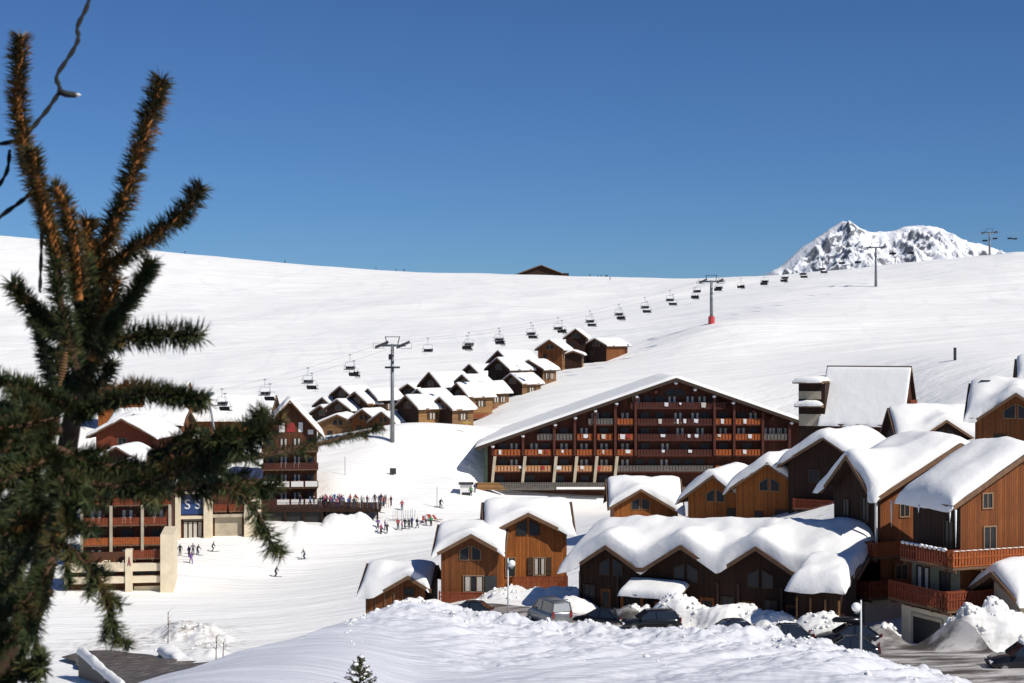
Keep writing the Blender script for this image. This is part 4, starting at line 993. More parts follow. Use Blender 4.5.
# ---------------------------------------------------------------- cars
def loft(mb,secs,m=0,close=True):
    """secs: list of closed rings with equal point counts"""
    n=len(secs[0]);vs=[p for s in secs for p in s];fs=[]
    for i in range(len(secs)-1):
        for k in range(n):
            a=i*n+k;b=i*n+(k+1)%n; fs.append((a,b,b+n,a+n))
    if close: fs.append(tuple(range(n-1,-1,-1))); q=(len(secs)-1)*n; fs.append(tuple(q+k for k in range(n)))
    mb.add(vs,fs,m)
def make_car(label,px,D,heading,paint,L=4.3,Wd=1.72,Hh=1.45,kind='hatch',snow=0,rack=False,z=None,group='cars parked along the ploughed bank',roofbox=False):
    x0=lx(px,D); zg=gh(x0,D) if z is None else z
    car=empty('car' if kind!='van' else 'van',(x0,D,zg+.08),R(heading),label,'van' if kind=='van' else 'car',group)
    hw=Wd/2; belt=Hh*.60; g=.22
    nose=belt*.80
    def ring(x,zb,zt,w0,w1,bul=.0):
        return [(x,-w0*.86,zb),(x,-w0,zb+.14),(x,-w0-bul,(zb+zt)/2),(x,-w1,zt-.06),(x,-w1*.88,zt),(x,w1*.88,zt),(x,w1,zt-.06),(x,w0+bul,(zb+zt)/2),(x,w0,zb+.14),(x,w0*.86,zb)]
    st=[(-L/2,.42,belt*.82,.80,.80),(-L/2+.08,.30,belt*.96,.93,.88),(-L/2+.5,g,belt*1.0,1,.93),(-L*.2,g,belt,1,.95),(L*.12,g,belt*.98,1,.95),(L*.28,g,belt*.93,1,.93),(L/2-.35,g,nose*.95,.98,.90),(L/2-.07,.28,nose*.80,.90,.80),(L/2,.40,nose*.62,.78,.70)]
    if kind=='van': st=[(-L/2,.40,belt*1.0,.92,.90),(-L/2+.05,.28,belt*1.02,.98,.94)]+st[2:]
    mb=MB();loft(mb,[ring(x,a,b_,hw*c,hw*d_,.02) for x,a,b_,c,d_ in st]); mb.build('body',M[paint],car,True)
    # greenhouse: roof skin + glass
    if kind=='van': gx=[(-L/2+.06,-L/2+.16),(L*.24,L*.08)]
    elif kind=='wagon': gx=[(-L/2+.12,-L/2+.45),(L*.22,L*.05)]
    else: gx=[(-L/2+.25,-L*.28),(L*.22,L*.02)]
    (rb,rt),(fb,ft)=gx; wb=hw*.93; wt=hw*.76
    zt=Hh-.07
    mb=MB();loft(mb,[[(rb,-wb,belt-.03),(rb,wb,belt-.03),(rt,wt,zt),(rt,-wt,zt)],[(fb,-wb,belt-.05),(fb,wb,belt-.05),(ft,wt,zt),(ft,-wt,zt)]]); mb.build('side_glass',M['car_glass'],car)
    mb=MB()
    pr=[(rt-.05,zt-.01,wt),(rt+.1,Hh-.03,wt*.97),((rt+ft)/2,Hh,wt*.98),(ft-.1,Hh-.03,wt*.97),(ft+.07,zt-.01,wt)]
    loft(mb,[[(x,-w_,zt-.03),(x,-w_*.9,z_),(x,w_*.9,z_),(x,w_,zt-.03)] for x,z_,w_ in pr]); mb.build('roof',M[paint],car,True)
    for xx,xt in ((rb,rt),(-L*.08,-L*.08),(fb,ft)):
        for s in (-1,1):
            mb=MB();mb.bar((xx,s*(wb+.012),belt-.02),(xt,s*(wt+.012),zt),.07,.05); mb.build('pillar',M[paint],car)
    mb=MB(); e=.02
    mb.add([(rb-e,-wb*.86,belt+.06),(rb-e,wb*.86,belt+.06),(rt-e-.01,wt*.88,zt-.06),(rt-e-.01,-wt*.88,zt-.06)],[(0,3,2,1)])
    mb.build('rear_window',M['car_glass_lit'] if kind=='van' else M['car_glass'],car)
    for sx in (-L*.31,L*.31):
        for s in (-1,1):
            mb=MB(); r=.31; mb.tube([(sx,s*(hw-.20),r-.05),(sx,s*(hw+.015),r-.05)],r,16); wh=mb.build('tyre',M['rubber'],car,False); 
            mb=MB(); mb.tube([(sx,s*(hw+.012),r-.05),(sx,s*(hw+.03),r-.05)],r*.62,12); 
            mb.build('rim',M['alloy'],wh)
    for s in (-1,1):
        mb=MB();mb.cbox((L/2-.10,s*hw*.66,nose*.72),(.16,.34,.16));mb.build('headlight',M['lamp_clear'],car)
        mb=MB();mb.cbox((-L/2+.03,s*hw*.80,belt*.86),(.10,.20,.34 if kind!='van' else .5));mb.build('tail_light',M['lamp_red'],car)
        mb=MB();mb.cbox((L*.17,s*(hw+.07),belt+.02),(.12,.16,.12));mb.build('mirror',M[paint],car)
    mb=MB();mb.cbox((-L/2-.01,0,.52),(.04,.5,.12));mb.build('number_plate',M['plate'],car)
    mb=MB();mb.cbox((-L/2,0,.38),(.14,Wd*.86,.2));mb.build('bumper',M['rubber'] if paint!='car_grey' else M['car_grey'],car)
    if snow:
        f=lambda x,y:Hh+0*np.asarray(x)+0*np.asarray(y)
        make_snow(car,f,(rt,ft,-wt*.9,wt*.9),t=snow,th=0,seed=int(px),step=.2,ext=.04,ridge='n',smooth=.1)
    if rack:
        for xx in (rt+.3,ft-.3):
            mb=MB();mb.bar((xx,-wt,Hh+.08),(xx,wt,Hh+.08),.05);mb.build('roof_bar',M['steel_dark'],car)
    if roofbox:
        mb=MB();loft(mb,[[(x,-.38*k,Hh+.14),(x,.38*k,Hh+.14),(x,.34*k,Hh+.14+.30*k),(x,-.34*k,Hh+.14+.30*k)] for x,k in ((-.95,.6),(-.8,.95),(0,1),(.8,.9),(1.05,.5))]);mb.build('roof_box',M['car_black'],car,True)
    return car
make_car('silver grey van seen from behind, parked between the lamp post and the dark cars',549,122,114,'car_grey',4.7,1.85,2.0,'van',rack=True,z=CZ-21.9)
make_car('black car with only its upper half showing, below the narrow chalet balcony',467,127.5,172,'car_black',4.2,z=CZ-22.5)
make_car('dark car behind the bank just right of the silver van',600,121.5,150,'car_black',4.3,z=CZ-22.0,snow=.0)
make_car('black estate car with roof bars between two snow heaps, fourth from the left',650,117,186,'car_black',4.4,kind='wagon',rack=True,z=CZ-21.4)
make_car('car buried to its windows behind the bank, left one of the two buried cars',728,110.5,188,'car_blue',4.2,z=CZ-21.0)
make_car('car buried to its windows behind the bank, right one of the two buried cars',782,107.5,180,'car_blue',4.1,z=CZ-20.8)
make_car('dark blue car beside the white globe lamp at the end of the bank',846,102.5,168,'car_blue',4.3,z=CZ-20.62)
make_car('black car with a long roof box, behind the dark blue car by the lamp',848,106.5,178,'car_black',4.3,z=CZ-20.6,roofbox=True)
make_car('dark off-road car cut off by the right edge on the icy road',1025,95,176,'car_black',4.5,1.85,1.7,'wagon',z=CZ-19.9,snow=.12,group='cars parked along the ploughed bank')
bpy.data.objects['village_road']

# ---------------------------------------------------------------- lamps, signs, poles
def lamp(px,D,ztop,label,side=1):
    x=lx(px,D); z0=gh(x,D)-.3; r=empty('street_lamp',(x,D,z0),0,label,'street lamp'); H_=ztop-z0
    mb=MB();mb.tube([(0,0,0),(0,0,H_)],[.07,.05],8);mb.build('pole',M['post_white'],r,True)
    mb=MB();mb.tube([(0,0,H_-.5),(side*.16,0,H_-.75),(side*.30,0,H_-.85)],.035,6);mb.build('arm',M['post_white'],r,True)
    mb=MB();mb.ball((side*.30,0,H_-.45),.30,14);mb.build('globe',M['globe'],r,True)
    mb=MB();mb.tube([(side*.30,0,H_-.86),(side*.30,0,H_-.72)],[.1,.14],8);mb.build('collar',M['steel'],r,True)
lamp(508,126,lz(558,126),'globe street lamp on a thin pale pole left of the silver van')
lamp(861,99.5,lz(600,99.5),'globe street lamp standing in front of the dark blue car',-1)
def pole(px,py,D,h,label,mt='steel_dark',w=.06,cat='marker pole',board=None,name='marker_pole'):
    x=lx(px,D); z=gh(x,D); o=empty(name,(x,D,z-.2),0,label,cat)
    mb=MB();mb.tube([(0,0,0),(0,0,h+.2)],w,6);mb.build('pole',M[mt],o)
    if board:
        mb=MB();mb.cbox((0,-.05,h-.3),(board[0],.06,board[1]));mb.build('board',M[board[2]],o)
pole(955,357,300,2.4,'dark padded marker pole alone on the right ski slope','steel_dark',.28)
pole(345,470,274,3.2,'thin piste pole on the snow mound near the apartment house','steel',.05)
pole(470,475,279,3.0,'thin piste pole on the snow left of the hotel corner','steel',.05)
pole(393,467,277,1.2,'small black notice board on the snow mound below the tall pylon','steel_dark',.04,'sign',(1.1,1.1,'steel_dark'),'notice_board')
pole(437,498,262,3.4,'thin piste pole beside the lone skier by the terrace','steel',.05)
pole(467,428,300,2.8,'yellow direction sign on a post below the balconied hamlet chalet','post_white',.06,'sign',(1.6,.35,'c_yellow'),'direction_sign')
# lift ticket booth and crates near the hotel corner
D=268;x=lx(466,D);z=gh(x,D)
o=empty('ticket_booth',(x-1,D,z-.2),0,'small white ticket booth with a dark roof left of the hotel','booth')
mb=MB();mb.box(0,2,0,1.6,0,2.0);mb.build('wall',M['white'],o)
mb=MB();mb.box(-.25,2.25,-.3,1.8,2.003,2.3);mb.build('roof',M['steel_dark'],o)
mb=MB();mb.box(.3,1.7,-.03,-.003,.0,.7);mb.build('counter_front',M['steel_dark'],o)
D=272;x=lx(476,D)
o=empty('timber_stack',(x,D,gh(x,D)-.2),0,'stack of weathered timber at the left foot of the hotel','timber stack')
for k in range(4):
    for j in range(3):
        mb=MB();mb.box(-.2*j+.1*k,5.0-.3*k,j*.45,j*.45+.42,k*.3,k*.3+.28);mb.build('beam',M['tan'],o)
# ---------------------------------------------------------------- people
def skin_person(joints,edges,radii,name):
    me=bpy.data.meshes.new('tmp'); me.from_pydata(joints,edges,[]); o=bpy.data.objects.new('tmp',me); COL.objects.link(o)
    md=o.modifiers.new('s','SKIN'); 
    for i,v in enumerate(me.skin_vertices[0].data): v.radius=(radii[i],radii[i]); v.use_root=(i==0)
    md.branch_smoothing=.6; sb=o.modifiers.new('u','SUBSURF'); sb.levels=1; sb.render_levels=1
    dg=bpy.context.evaluated_depsgraph_get(); m2=bpy.data.meshes.new_from_object(o.evaluated_get(dg)); m2.name=name
    bpy.data.objects.remove(o); return m2
def body(pose):
    # pelvis,spine,chest,neck,head,headtop, shoulders, elbows, hands, hips, knees, ankles, toes
    P=dict(stand=dict(h=.92,lean=0,kn=[(.12,.02,.50),(-.12,.02,.50)],an=[(.13,.03,.08),(-.13,.03,.08)],el=[(.30,.02,1.13),(-.30,.02,1.13)],ha=[(.32,-.10,.90),(-.32,-.10,.90)]),
     walk=dict(h=.92,lean=.05,kn=[(.10,-.22,.50),(-.10,.05,.50)],an=[(.11,-.28,.08),(-.11,.32,.12)],el=[(.28,.12,1.14),(-.28,-.08,1.14)],ha=[(.29,.0,.93),(-.29,-.30,1.0)]),
     ski=dict(h=.80,lean=.28,kn=[(.13,-.25,.46),(-.13,-.22,.46)],an=[(.13,-.02,.10),(-.13,.02,.10)],el=[(.36,-.25,1.0),(-.36,-.25,1.0)],ha=[(.36,-.50,.86),(-.36,-.50,.86)]),
     sit=dict(h=.10,lean=.02,kn=[(.14,-.46,.08),(-.14,-.46,.08)],an=[(.14,-.50,-.36),(-.14,-.50,-.36)],el=[(.29,-.08,.36),(-.29,-.08,.36)],ha=[(.20,-.36,.30),(-.20,-.36,.30)]))[pose]
    h=P['h'];l=P['lean'];sg=-1
    J=[(0,0,h),(0,-l*.4,h+.22),(0,-l*.8,h+.42),(0,-l,h+.56),(0,-l-.02,h+.66),(0,-l-.02,h+.80),
       (.19,-l*.85,h+.48),(-.19,-l*.85,h+.48),P['el'][0],P['el'][1],P['ha'][0],P['ha'][1],(.11,0,h-.06),(-.11,0,h-.06),P['kn'][0],P['kn'][1],P['an'][0],P['an'][1]]
    a0=P['an']; J+= [(a0[0][0]+.02,a0[0][1]-.17,a0[0][2]-.04),(a0[1][0]-.02,a0[1][1]-.17,a0[1][2]-.04)]
    E=[(0,1),(1,2),(2,3),(3,4),(4,5),(2,6),(2,7),(6,8),(7,9),(8,10),(9,11),(0,12),(0,13),(12,14),(13,15),(14,16),(15,17),(16,18),(17,19)]
    Rd=[.16,.15,.17,.07,.105,.09,.085,.085,.065,.065,.05,.05,.11,.11,.085,.085,.065,.065,.05,.05]
    m=skin_person(J,E,Rd,'person_'+pose)
    z=np.empty(len(m.polygons)*3);m.polygons.foreach_get('center',z);z=z.reshape(-1,3)
    idx=np.zeros(len(z),np.int32); legs=(z[:,2]<h+.02) & ~(np.abs(z[:,0])>.24); 
    idx[legs]=1; idx[(z[:,2]>h+.58)]=2; idx[(z[:,2]>h+.70)]=3
    m.polygons.foreach_set('use_smooth',[True]*len(z))
    return m,idx
BODY={p:body(p) for p in ('stand','walk','ski','sit')}
_pc={}
def person_mesh(pose,top,leg,hat):
    k=(pose,top,leg,hat)
    if k not in _pc:
        m=BODY[pose][0].copy(); m.materials.clear()
        for q in (M[top],M[leg],M['skin'],M[hat]): m.materials.append(q)
        m.polygons.foreach_set('material_index',BODY[pose][1]); _pc[k]=m
    return _pc[k]
def person(px,D,pose,top,leg,hat,rz,label,group=None,z=None,skis=False,x=None):
    X=lx(px,D) if x is None else x; Z=gh(X,D)-.02 if z is None else z
    o=bpy.data.objects.new('person',person_mesh(pose,top,leg,hat));COL.objects.link(o);o.location=(X,D,Z);o.rotation_euler=(0,0,R(rz))
    tag(o,label,'person',group)
    if skis:
        for s in (-.13,.13):
            mb=MB();mb.bar((s,-.95,.03),(s,.75,.03),.09,.03);mb.bar((s,-1.1,.12),(s,-.95,.03),.09,.02);mb.build('ski',M['c_grey'],o)
        for s in (-.36,.36):
            mb=MB();mb.tube([(s,-.50,.86),(s*1.2,.05,.02)],.014,4);mb.build('ski_pole',M['steel_dark'],o)
    return o
CN={'c_black':'black','c_red':'red','c_navy':'navy','c_pink':'pink','c_blue':'blue','c_white':'white','c_grey':'grey','c_yellow':'yellow','c_purple':'purple','c_green':'green'}
# skiers on the snow field
for px,py,D,pose,top,leg,rz,lb,sk in [
  (180,554,229,'stand','c_black','c_black',20,'person in black standing apart at the left of the group by the shop',0),
  (189,556,228,'stand','c_navy','c_black',-40,'person in a navy jacket in the group by the shop, left of the purple one',0),
  (191,562,224,'walk','c_purple','c_purple',30,'person in purple walking nearest to us in the group by the shop',0),
  (193,554,230,'stand','c_grey','c_black',200,'person in a grey jacket behind the purple one by the shop',0),
  (197,553,230,'ski','c_black','c_navy',60,'skier in a black jacket at the right of the group by the shop',1),
  (212,550,233,'ski','c_grey','c_black',100,'skier with a grey jacket standing alone right of the group by the shop',1),
  (275,574,222,'ski','c_black','c_black',80,'lone skier in black crossing the empty snow field',1),
  (305,534,232,'ski','c_grey','c_navy',-60,'skier in grey below the ploughed snow heaps',1),
  (440,510,262,'ski','c_black','c_black',40,'lone skier in black right of the terrace crowd',1),
  (471,497,268,'stand','c_green','c_black',0,'person in a green jacket beside the ticket booth',0),
  (475,497,270,'stand','c_navy','c_grey',60,'person in navy between the ticket booth and the hotel',0)]:
    person(px,D,pose,top,leg,'c_black',rz,lb,'skiers on the snow field',skis=bool(sk))
# the crowd on and around the terrace
random.seed(5)
zt=CZ-27.0
tops=['c_black','c_red','c_navy','c_pink','c_red','c_white','c_grey','c_black','c_pink','c_white','c_purple','c_blue','c_black']
xs=sorted([min(402,max(300,c+random.gauss(0,5))) for c in [random.choice((308,322,330,337,345,351,360,368,377,386,396)) for i in range(44)]])
names={}
for i,px in enumerate(xs):
    D=255.5+random.random()*7.5; t_=random.choice(tops); names.setdefault(t_,0); k=names[t_]; names[t_]+=1
    a_=R(3); dxx=lx(px,D)
    z=zt if (px<402) else gh(dxx,D)
    o=person(px,D,random.choice(['stand','stand','walk']),t_,random.choice(['c_black','c_navy','c_grey']),random.choice(['c_black','c_white','c_grey','c_red']),random.uniform(0,360),
      f'person in a {CN[t_]} jacket on the sun terrace, {ORD[k]} such from the left','people crowding the sun terrace',z=z)
for i,(px,D,t_) in enumerate([(378,248,'c_purple'),(381,247,'c_pink'),(385,248,'c_purple'),(387,247,'c_black'),(398,250,'c_red'),(402,249,'c_pink'),(405,250,'c_black'),(409,249.5,'c_black'),(412,251,'c_navy'),(417,250,'c_black'),(426,252,'c_white'),(431,251,'c_green')]):
    person(px,D,'stand' if i%3 else 'walk',t_,'c_black','c_black',i*53,f'person in a {CN[t_]} jacket queueing below the terrace, {ORD[i]} from the left','people queueing on the snow below the terrace')
# skis planted upright in the snow
random.seed(9)
for i in range(30):
    px=352+i*2.15; D=252+random.random()*1.2; X=lx(px,D); zz=(zt if px<392 else gh(X,D))
    D2=D+2 ; mb=MB(); hh=1.6+.25*random.random(); tl=random.uniform(-.12,.12)
    for s in (-.05,.05): mb.bar((s,0,-.1),(s+tl,0,hh),.07,.03)
    o=mb.build('skis',M[random.choice(['c_grey','c_white','c_black','c_blue','c_red','c_yellow'])]); o.location=(lx(px,D2+1),D2+1,zz if px<392 else gh(lx(px,D2+1),D2+1))
    tag(o,f'pair of skis standing upright at the terrace, {ORD[i]} from the left','skis','skis planted upright by the terrace')
# parasols/tables on terrace: deck chairs in the snow
for i,(px,D) in enumerate([(424,254),(430,255),(436,254.5)]):
    X=lx(px,D);o=empty('deck_chair',(X,D,gh(X,D)),R(30*i),f'deck chair on the snow right of the queue, {ORD[i]} from the left','deck chair','deck chairs on the snow')
    mb=MB();mb.bar((-.3,.0,.3),(-.3,-1.1,.35),.05);mb.bar((.3,.0,.3),(.3,-1.1,.35),.05);mb.bar((-.3,0,.3),(-.3,.6,.95),.05);mb.bar((.3,0,.3),(.3,.6,.95),.05)
    for a in (-1,0.0):
        for s in (-.3,.3): mb.bar((s,a,0),(s,a,.33),.05)
    mb.build('frame',M['frame'],o)
    mb=MB();mb.add([(-.28,-1.05,.36),(.28,-1.05,.36),(.28,0,.30),(-.28,0,.30),(-.28,.58,.94),(.28,.58,.94)],[(0,1,2,3),(3,2,5,4)]);mb.build('canvas',M['c_red'],o)
# tiny skiers on the skyline
def ridge_spot(px,D): x=lx(px,D); return gh(x,D)
for i,(px,D) in enumerate([(185,846),(285,835),(376,826),(396,826),(404,824),(590,770),(598,768),(601,766),(606,765),(607,768),(895,628),(898,628),(610,700)]):
    person(px,D,'stand','c_black','c_black','c_black',i*40,f'tiny distant skier in dark clothes on the upper slope, {ORD[i]} from the left' if i<12 else 'tiny distant skier just below the skyline right of the mountain hut','distant skiers on the skyline',z=ridge_spot(px,D)-.05)

# ---------------------------------------------------------------- chairlift
LA,LB=-196.0,.6
ud=Vector((LB,1,0)).normalized(); pd=Vector((ud.y,-ud.x,0)); lift_rot=math.atan2(pd.y,pd.x)
def axis(D): return Vector((LA+LB*D,D,0))
py_of=[(252,392),(290,345.5),(414,281.5),(531,247.5),(660,232.5),(790,226)]
PZ=[(D,lz(py,D)) for D,py in py_of]
def rope_z(D):
    for (a,za),(b_,zb_) in zip(PZ[:-1],PZ[1:]):
        if D<=b_: 
            t=(D-a)/(b_-a); return za+(zb_-za)*t-4*min(2.6,(b_-a)*.016)*t*(1-t)
    return PZ[-1][1]
for i,((D,ztop),lab) in enumerate(zip(PZ,['short dark leaning chairlift pylon just above the spruce branch tip','tall grey chairlift pylon rising in front of the hamlet chalets','chairlift pylon with a red padded foot on the slope above the hotel','chairlift pylon in front of the rocky mountain','chairlift pylon top showing over the right skyline','farthest chairlift pylon, behind the crest at the right'])):
    a=axis(D); zg=gh(a.x,a.y)-.5
    if i==5: zg=ztop-12
    zg=min(zg,ztop-6); H_=ztop-zg
    o=empty('chairlift_pylon',(a.x,a.y,zg),lift_rot,lab,'pylon','pylons of the chairlift')
    r0=(.26,.42,.5,.5,.5,.5)[i]
    mb=MB();mb.tube([(0,0,0),(0,0,H_*.5),(0,0,H_+.3)],[r0,r0*.8,r0*.62],12);mb.build('column',M['steel'],o,True)
    if i==0: o.rotation_euler=(R(4),R(-10),lift_rot)
    aw=(1.2,2.9,3.6,3.6,3.6,3.6)[i]
    mb=MB();mb.bar((-aw,0,H_),(aw,0,H_),.38,.42);mb.build('cross_arm',M['steel'],o)
    for s in (-1,1):
        if i==0: continue
        mb=MB();mb.bar((s*2.4,-2.0,H_+.28-.5),(s*2.4,2.0,H_+.28+.5 if i in(1,2) else H_+.3),.16,.22,)
        for k in range(7): 
            yy=-1.8+k*.6; mb.tube([(s*2.4-.1,yy,H_+.1+yy*.25),(s*2.4+.1,yy,H_+.1+yy*.25)],.24,8)
        mb.build('sheave_train',M['steel_dark'],o)
        if i==0: continue
        mb=MB();mb.bar((s*1.2,0,H_+.2),(s*1.6,0,H_+1.6),.12);mb.build('gantry_leg',M['steel_dark'],o)
        mb=MB();mb.box(s*2.9-.3,s*2.9+.3,-1.6,1.6,H_-.55,H_-.48)
        for yy in (-1.6,1.6): mb.bar((s*3.2,yy,H_-.5),(s*3.2,yy,H_+.4),.04)
        mb.bar((s*3.2,-1.6,H_+.4),(s*3.2,1.6,H_+.4),.04); mb.build('catwalk',M['steel_dark'],o)
    if i: mb=MB();mb.bar((-1.7,0,H_+1.6),(1.7,0,H_+1.6),.12);mb.build('gantry_beam',M['steel_dark'],o)
    if i in (1,):
        mb=MB();mb.box(-1.0,1.0,-1.0,1.0,H_-4.2,H_-3.85);mb.build('service_platform',M['steel_dark'],o)
        mb=MB();mb.box(-.35,.35,-.75,-.4,H_-2.6,H_-1.6);mb.build('signal_box',M['steel_dark'],o)
    mb=MB()
    for s in (-.2,.2): mb.bar((s,-r0-.12,0),(s,-r0*.7-.12,H_-.5),.035)
    for k in range(int(H_/.6)): mb.bar((-.2,-r0-.1+.0*k,.4+k*.6),(.2,-r0-.1,.4+k*.6),.03)
    mb.build('ladder',M['steel'],o)
    if i==2: mb=MB();mb.tube([(0,0,.2),(0,0,2.4)],.85,12);mb.build('foot_padding',M['red_paint'],o)
# haul ropes
for s in (-1,1):
    Ds=np.linspace(252,790,160); mb=MB()
    mb.tube([axis(D)+pd*2.4*s+Vector((0,0,rope_z(D)+.42)) for D in Ds],.02,4)
    o=mb.build('haul_rope',M['lift_steel']); tag(o,'steel haul rope on the '+('right' if s>0 else 'left')+' side of the chairlift','rope','haul ropes of the chairlift')
# chairs (local x across the line, seat faces +y uphill for the right rope)
def make_chair():
    r=empty('lift_chair',(0,0,0))
    mb=MB();mb.tube([(0,0,0),(0,0,-.9),(0,-.12,-1.3)],.04,5);mb.box(-.1,.1,-.25,.25,-.12,.08);mb.build('hanger',M['lift_steel'],r)
    mb=MB();mb.tube([(-1.05,-.35,-2.65),(-1.05,.05,-1.5),(-.9,.0,-1.3),(.9,.0,-1.3),(1.05,.05,-1.5),(1.05,-.35,-2.65)],.032,5);mb.build('frame',M['lift_steel'],r)
    mb=MB();mb.box(-1.05,1.05,-.55,.02,-2.72,-2.6);mb.build('seat',M['c_black'],r)
    mb=MB();mb.add([(-1.05,.02,-2.58),(1.05,.02,-2.58),(1.05,.16,-2.08),(-1.05,.16,-2.08),(-1.05,.09,-2.58),(1.05,.09,-2.58),(1.05,.23,-2.08),(-1.05,.23,-2.08)],[(0,1,2,3),(7,6,5,4),(0,4,5,1),(2,6,7,3),(1,5,6,2),(3,7,4,0)]);mb.build('backrest',M['c_black'],r)
    mb=MB();mb.tube([(-1.0,.1,-1.9),(-.95,-.75,-2.1),(.95,-.75,-2.1),(1.0,.1,-1.9)],.03,4);mb.tube([(0,-.75,-2.1),(0,-.95,-3.1)],.02,4);mb.tube([(-.7,-.95,-3.1),(.7,-.95,-3.1)],.022,4);mb.build('safety_bar',M['lift_steel'],r)
    return r
proto=None
def D_for(px,o):
    lo,hi=235,790
    for _ in range(50):
        m_=(lo+hi)/2; p=axis(m_)+pd*o; q=CX+F*p.x/p.y
        if q<px: lo=m_
        else: hi=m_
    return (lo+hi)/2
seq_r=[(225,0),(270,0),(312,0),(354,2),(467,3),(500,2),(533,0),(562,2),(592,0),(621,3),(647,0),(673,0),(695,3),(718,0),(741,2),(764,0),(784,2),(804,0),(824,0),(858,0),(893,1),(911,2),(985,0),(1010,0)]
seq_l=[(222,0),(265,0),(308,0),(350,0),(428,0),(469,0),(499,0),(531,0),(558,0),(590,0),(619,0),(645,0),(670,0),(697,0),(719,0),(765,0),(785,0),(803,0),(822,0),(842,0),(892,0),(995,0),(1015,0)]
for side,seq,nm in ((1,seq_r,'right'),(-1,seq_l,'left')):
    for i,(px,occ) in enumerate(seq):
        D=D_for(px,2.4*side); p=axis(D)+pd*2.4*side+Vector((0,0,rope_z(D)+.40))
        if proto is None: c=proto=make_chair()
        else: c=copy_tree(proto)
        c.location=p; c.rotation_euler=(0,0,lift_rot+(math.pi if side>0 else 0))
        tag(c,('occupied' if occ else 'empty')+f' lift chair on the {nm} haul rope, {ORD[i]} from the bottom','lift chair',f'chairs on the {nm} haul rope')
        for k in range(occ):
            off=(-.6+k*.6) if occ>1 else 0; mm_=Matrix.Rotation(c.rotation_euler[2],4,'Z')@Vector((off,-.12,-2.55))
            t_=['c_black','c_navy','c_red'][k%3]
            q=person(0,p.y+mm_.y,'sit',t_ if k<2 else 'c_grey','c_black','c_black',math.degrees(c.rotation_euler[2]),f'seated rider in a {CN[t_ if k<2 else "c_grey"]} jacket on the {ORD[i]} chair of the right rope','riders on the chairlift',z=p.z+mm_.z,x=p.x+mm_.x)
# ---------------------------------------------------------------- foreground spruce top with light string
def needle_mat(name,c1,c2,c3):
    m=mat(name,c1,.55,spec=.3);n=N(m);P=n.coord('Object')
    q=n.ramp(n.noise(P,28,3,.6),[(.35,c1),(.55,c2),(.72,c3)]); n.l(q,n.b.inputs['Base Color']); return m
M['needle']=needle_mat('spruce_needles',(.030,.046,.016),(.065,.080,.026),(.17,.11,.035))
M['needle_tip']=needle_mat('bronze_needles',(.050,.052,.018),(.13,.085,.026),(.28,.12,.032))
M['bark']=wear_material('spruce_bark',(.085,.045,.025),.4,60,.9)
M['twig']=wear_material('orange_twig_bark',(.46,.17,.045),.4,80,.85)
random.seed(77)
tree=empty('spruce_tree',tuple(at(-40,760,2.25)),0,'young spruce top with bronze upright shoots and dark drooping branches, blurred close at the left','tree')
T0=tree.location.copy()
class Needles:
    def __init__(s): s.v=[];s.f=[]
    def shoot(s,pts,ln,dens,fwd=.6,wd=.00085,updir=None,flat=0):
        pts=[Vector(p) for p in pts]
        for a,b_ in zip(pts[:-1],pts[1:]):
            d=b_-a;L=d.length; 
            if L<1e-5: continue
            d/=L; u=d.orthogonal().normalized(); w_=d.cross(u)
            dl=dens*(.65+.7*random.random())
            for k in range(int(L*dl)+1):
                p=a+d*random.random()*L; an=random.random()*6.283
                rd=u*math.cos(an)+w_*math.sin(an)
                dr=(rd+d*(fwd+random.gauss(0,.32))+Vector((0,0,random.gauss(0,.12)))+Vector((0,0,flat))).normalized()
                l_=ln*random.uniform(.5,1.25); sd_=dr.cross(d).normalized()*wd*random.uniform(.7,1.2)
                q=p+dr*l_; mid=p+dr*l_*.5+d*l_*.06; i=len(s.v)
                s.v+=[p-sd_,p+sd_,mid+sd_*.9,q,mid-sd_*.9]; s.f.append((i,i+1,i+2,i+3,i+4))
    def build(s,name,mt,parent):
        me=bpy.data.meshes.new(name);me.from_pydata([tuple(v-T0) for v in s.v],[],s.f);me.materials.append(M[mt]);me.update()
        o=bpy.data.objects.new(name,me);COL.objects.link(o);o.parent=parent;return o
ND=Needles();NT=Needles(); WB=MB(); WT=MB()
def P2(l,D0=2.2,D1=None):
    D1=D1 if D1 is not None else D0; n=len(l); out=[]
    for i,(x,y) in enumerate(l): out.append(at(x,y,D0+(D1-D0)*i/max(1,n-1)))
    return out
def smooth(pts,k=3):
    for _ in range(k):
        q=[pts[0]]
        for a,b_ in zip(pts[:-1],pts[1:]): q+= [a.lerp(b_,.25),a.lerp(b_,.75)]
        q.append(pts[-1]); pts=q
    return pts
px_=2.2/F  # metres per pixel at that depth
def S(l,D0=2.2,D1=None,ln=11,dens=9000,tip=False,rad=(2.6,1.3),fwd=.6,flat=0,needles=True):
    pts=smooth(P2(l,D0,D1),2); n=len(pts)
    r=[(rad[0]+(rad[1]-rad[0])*i/(n-1))*px_ for i in range(n)]
    (WT if tip else WB).tube([p-T0 for p in pts],r,6)
    if needles: (NT if tip else ND).shoot(pts,ln*px_,dens,fwd,flat=flat)
    return pts
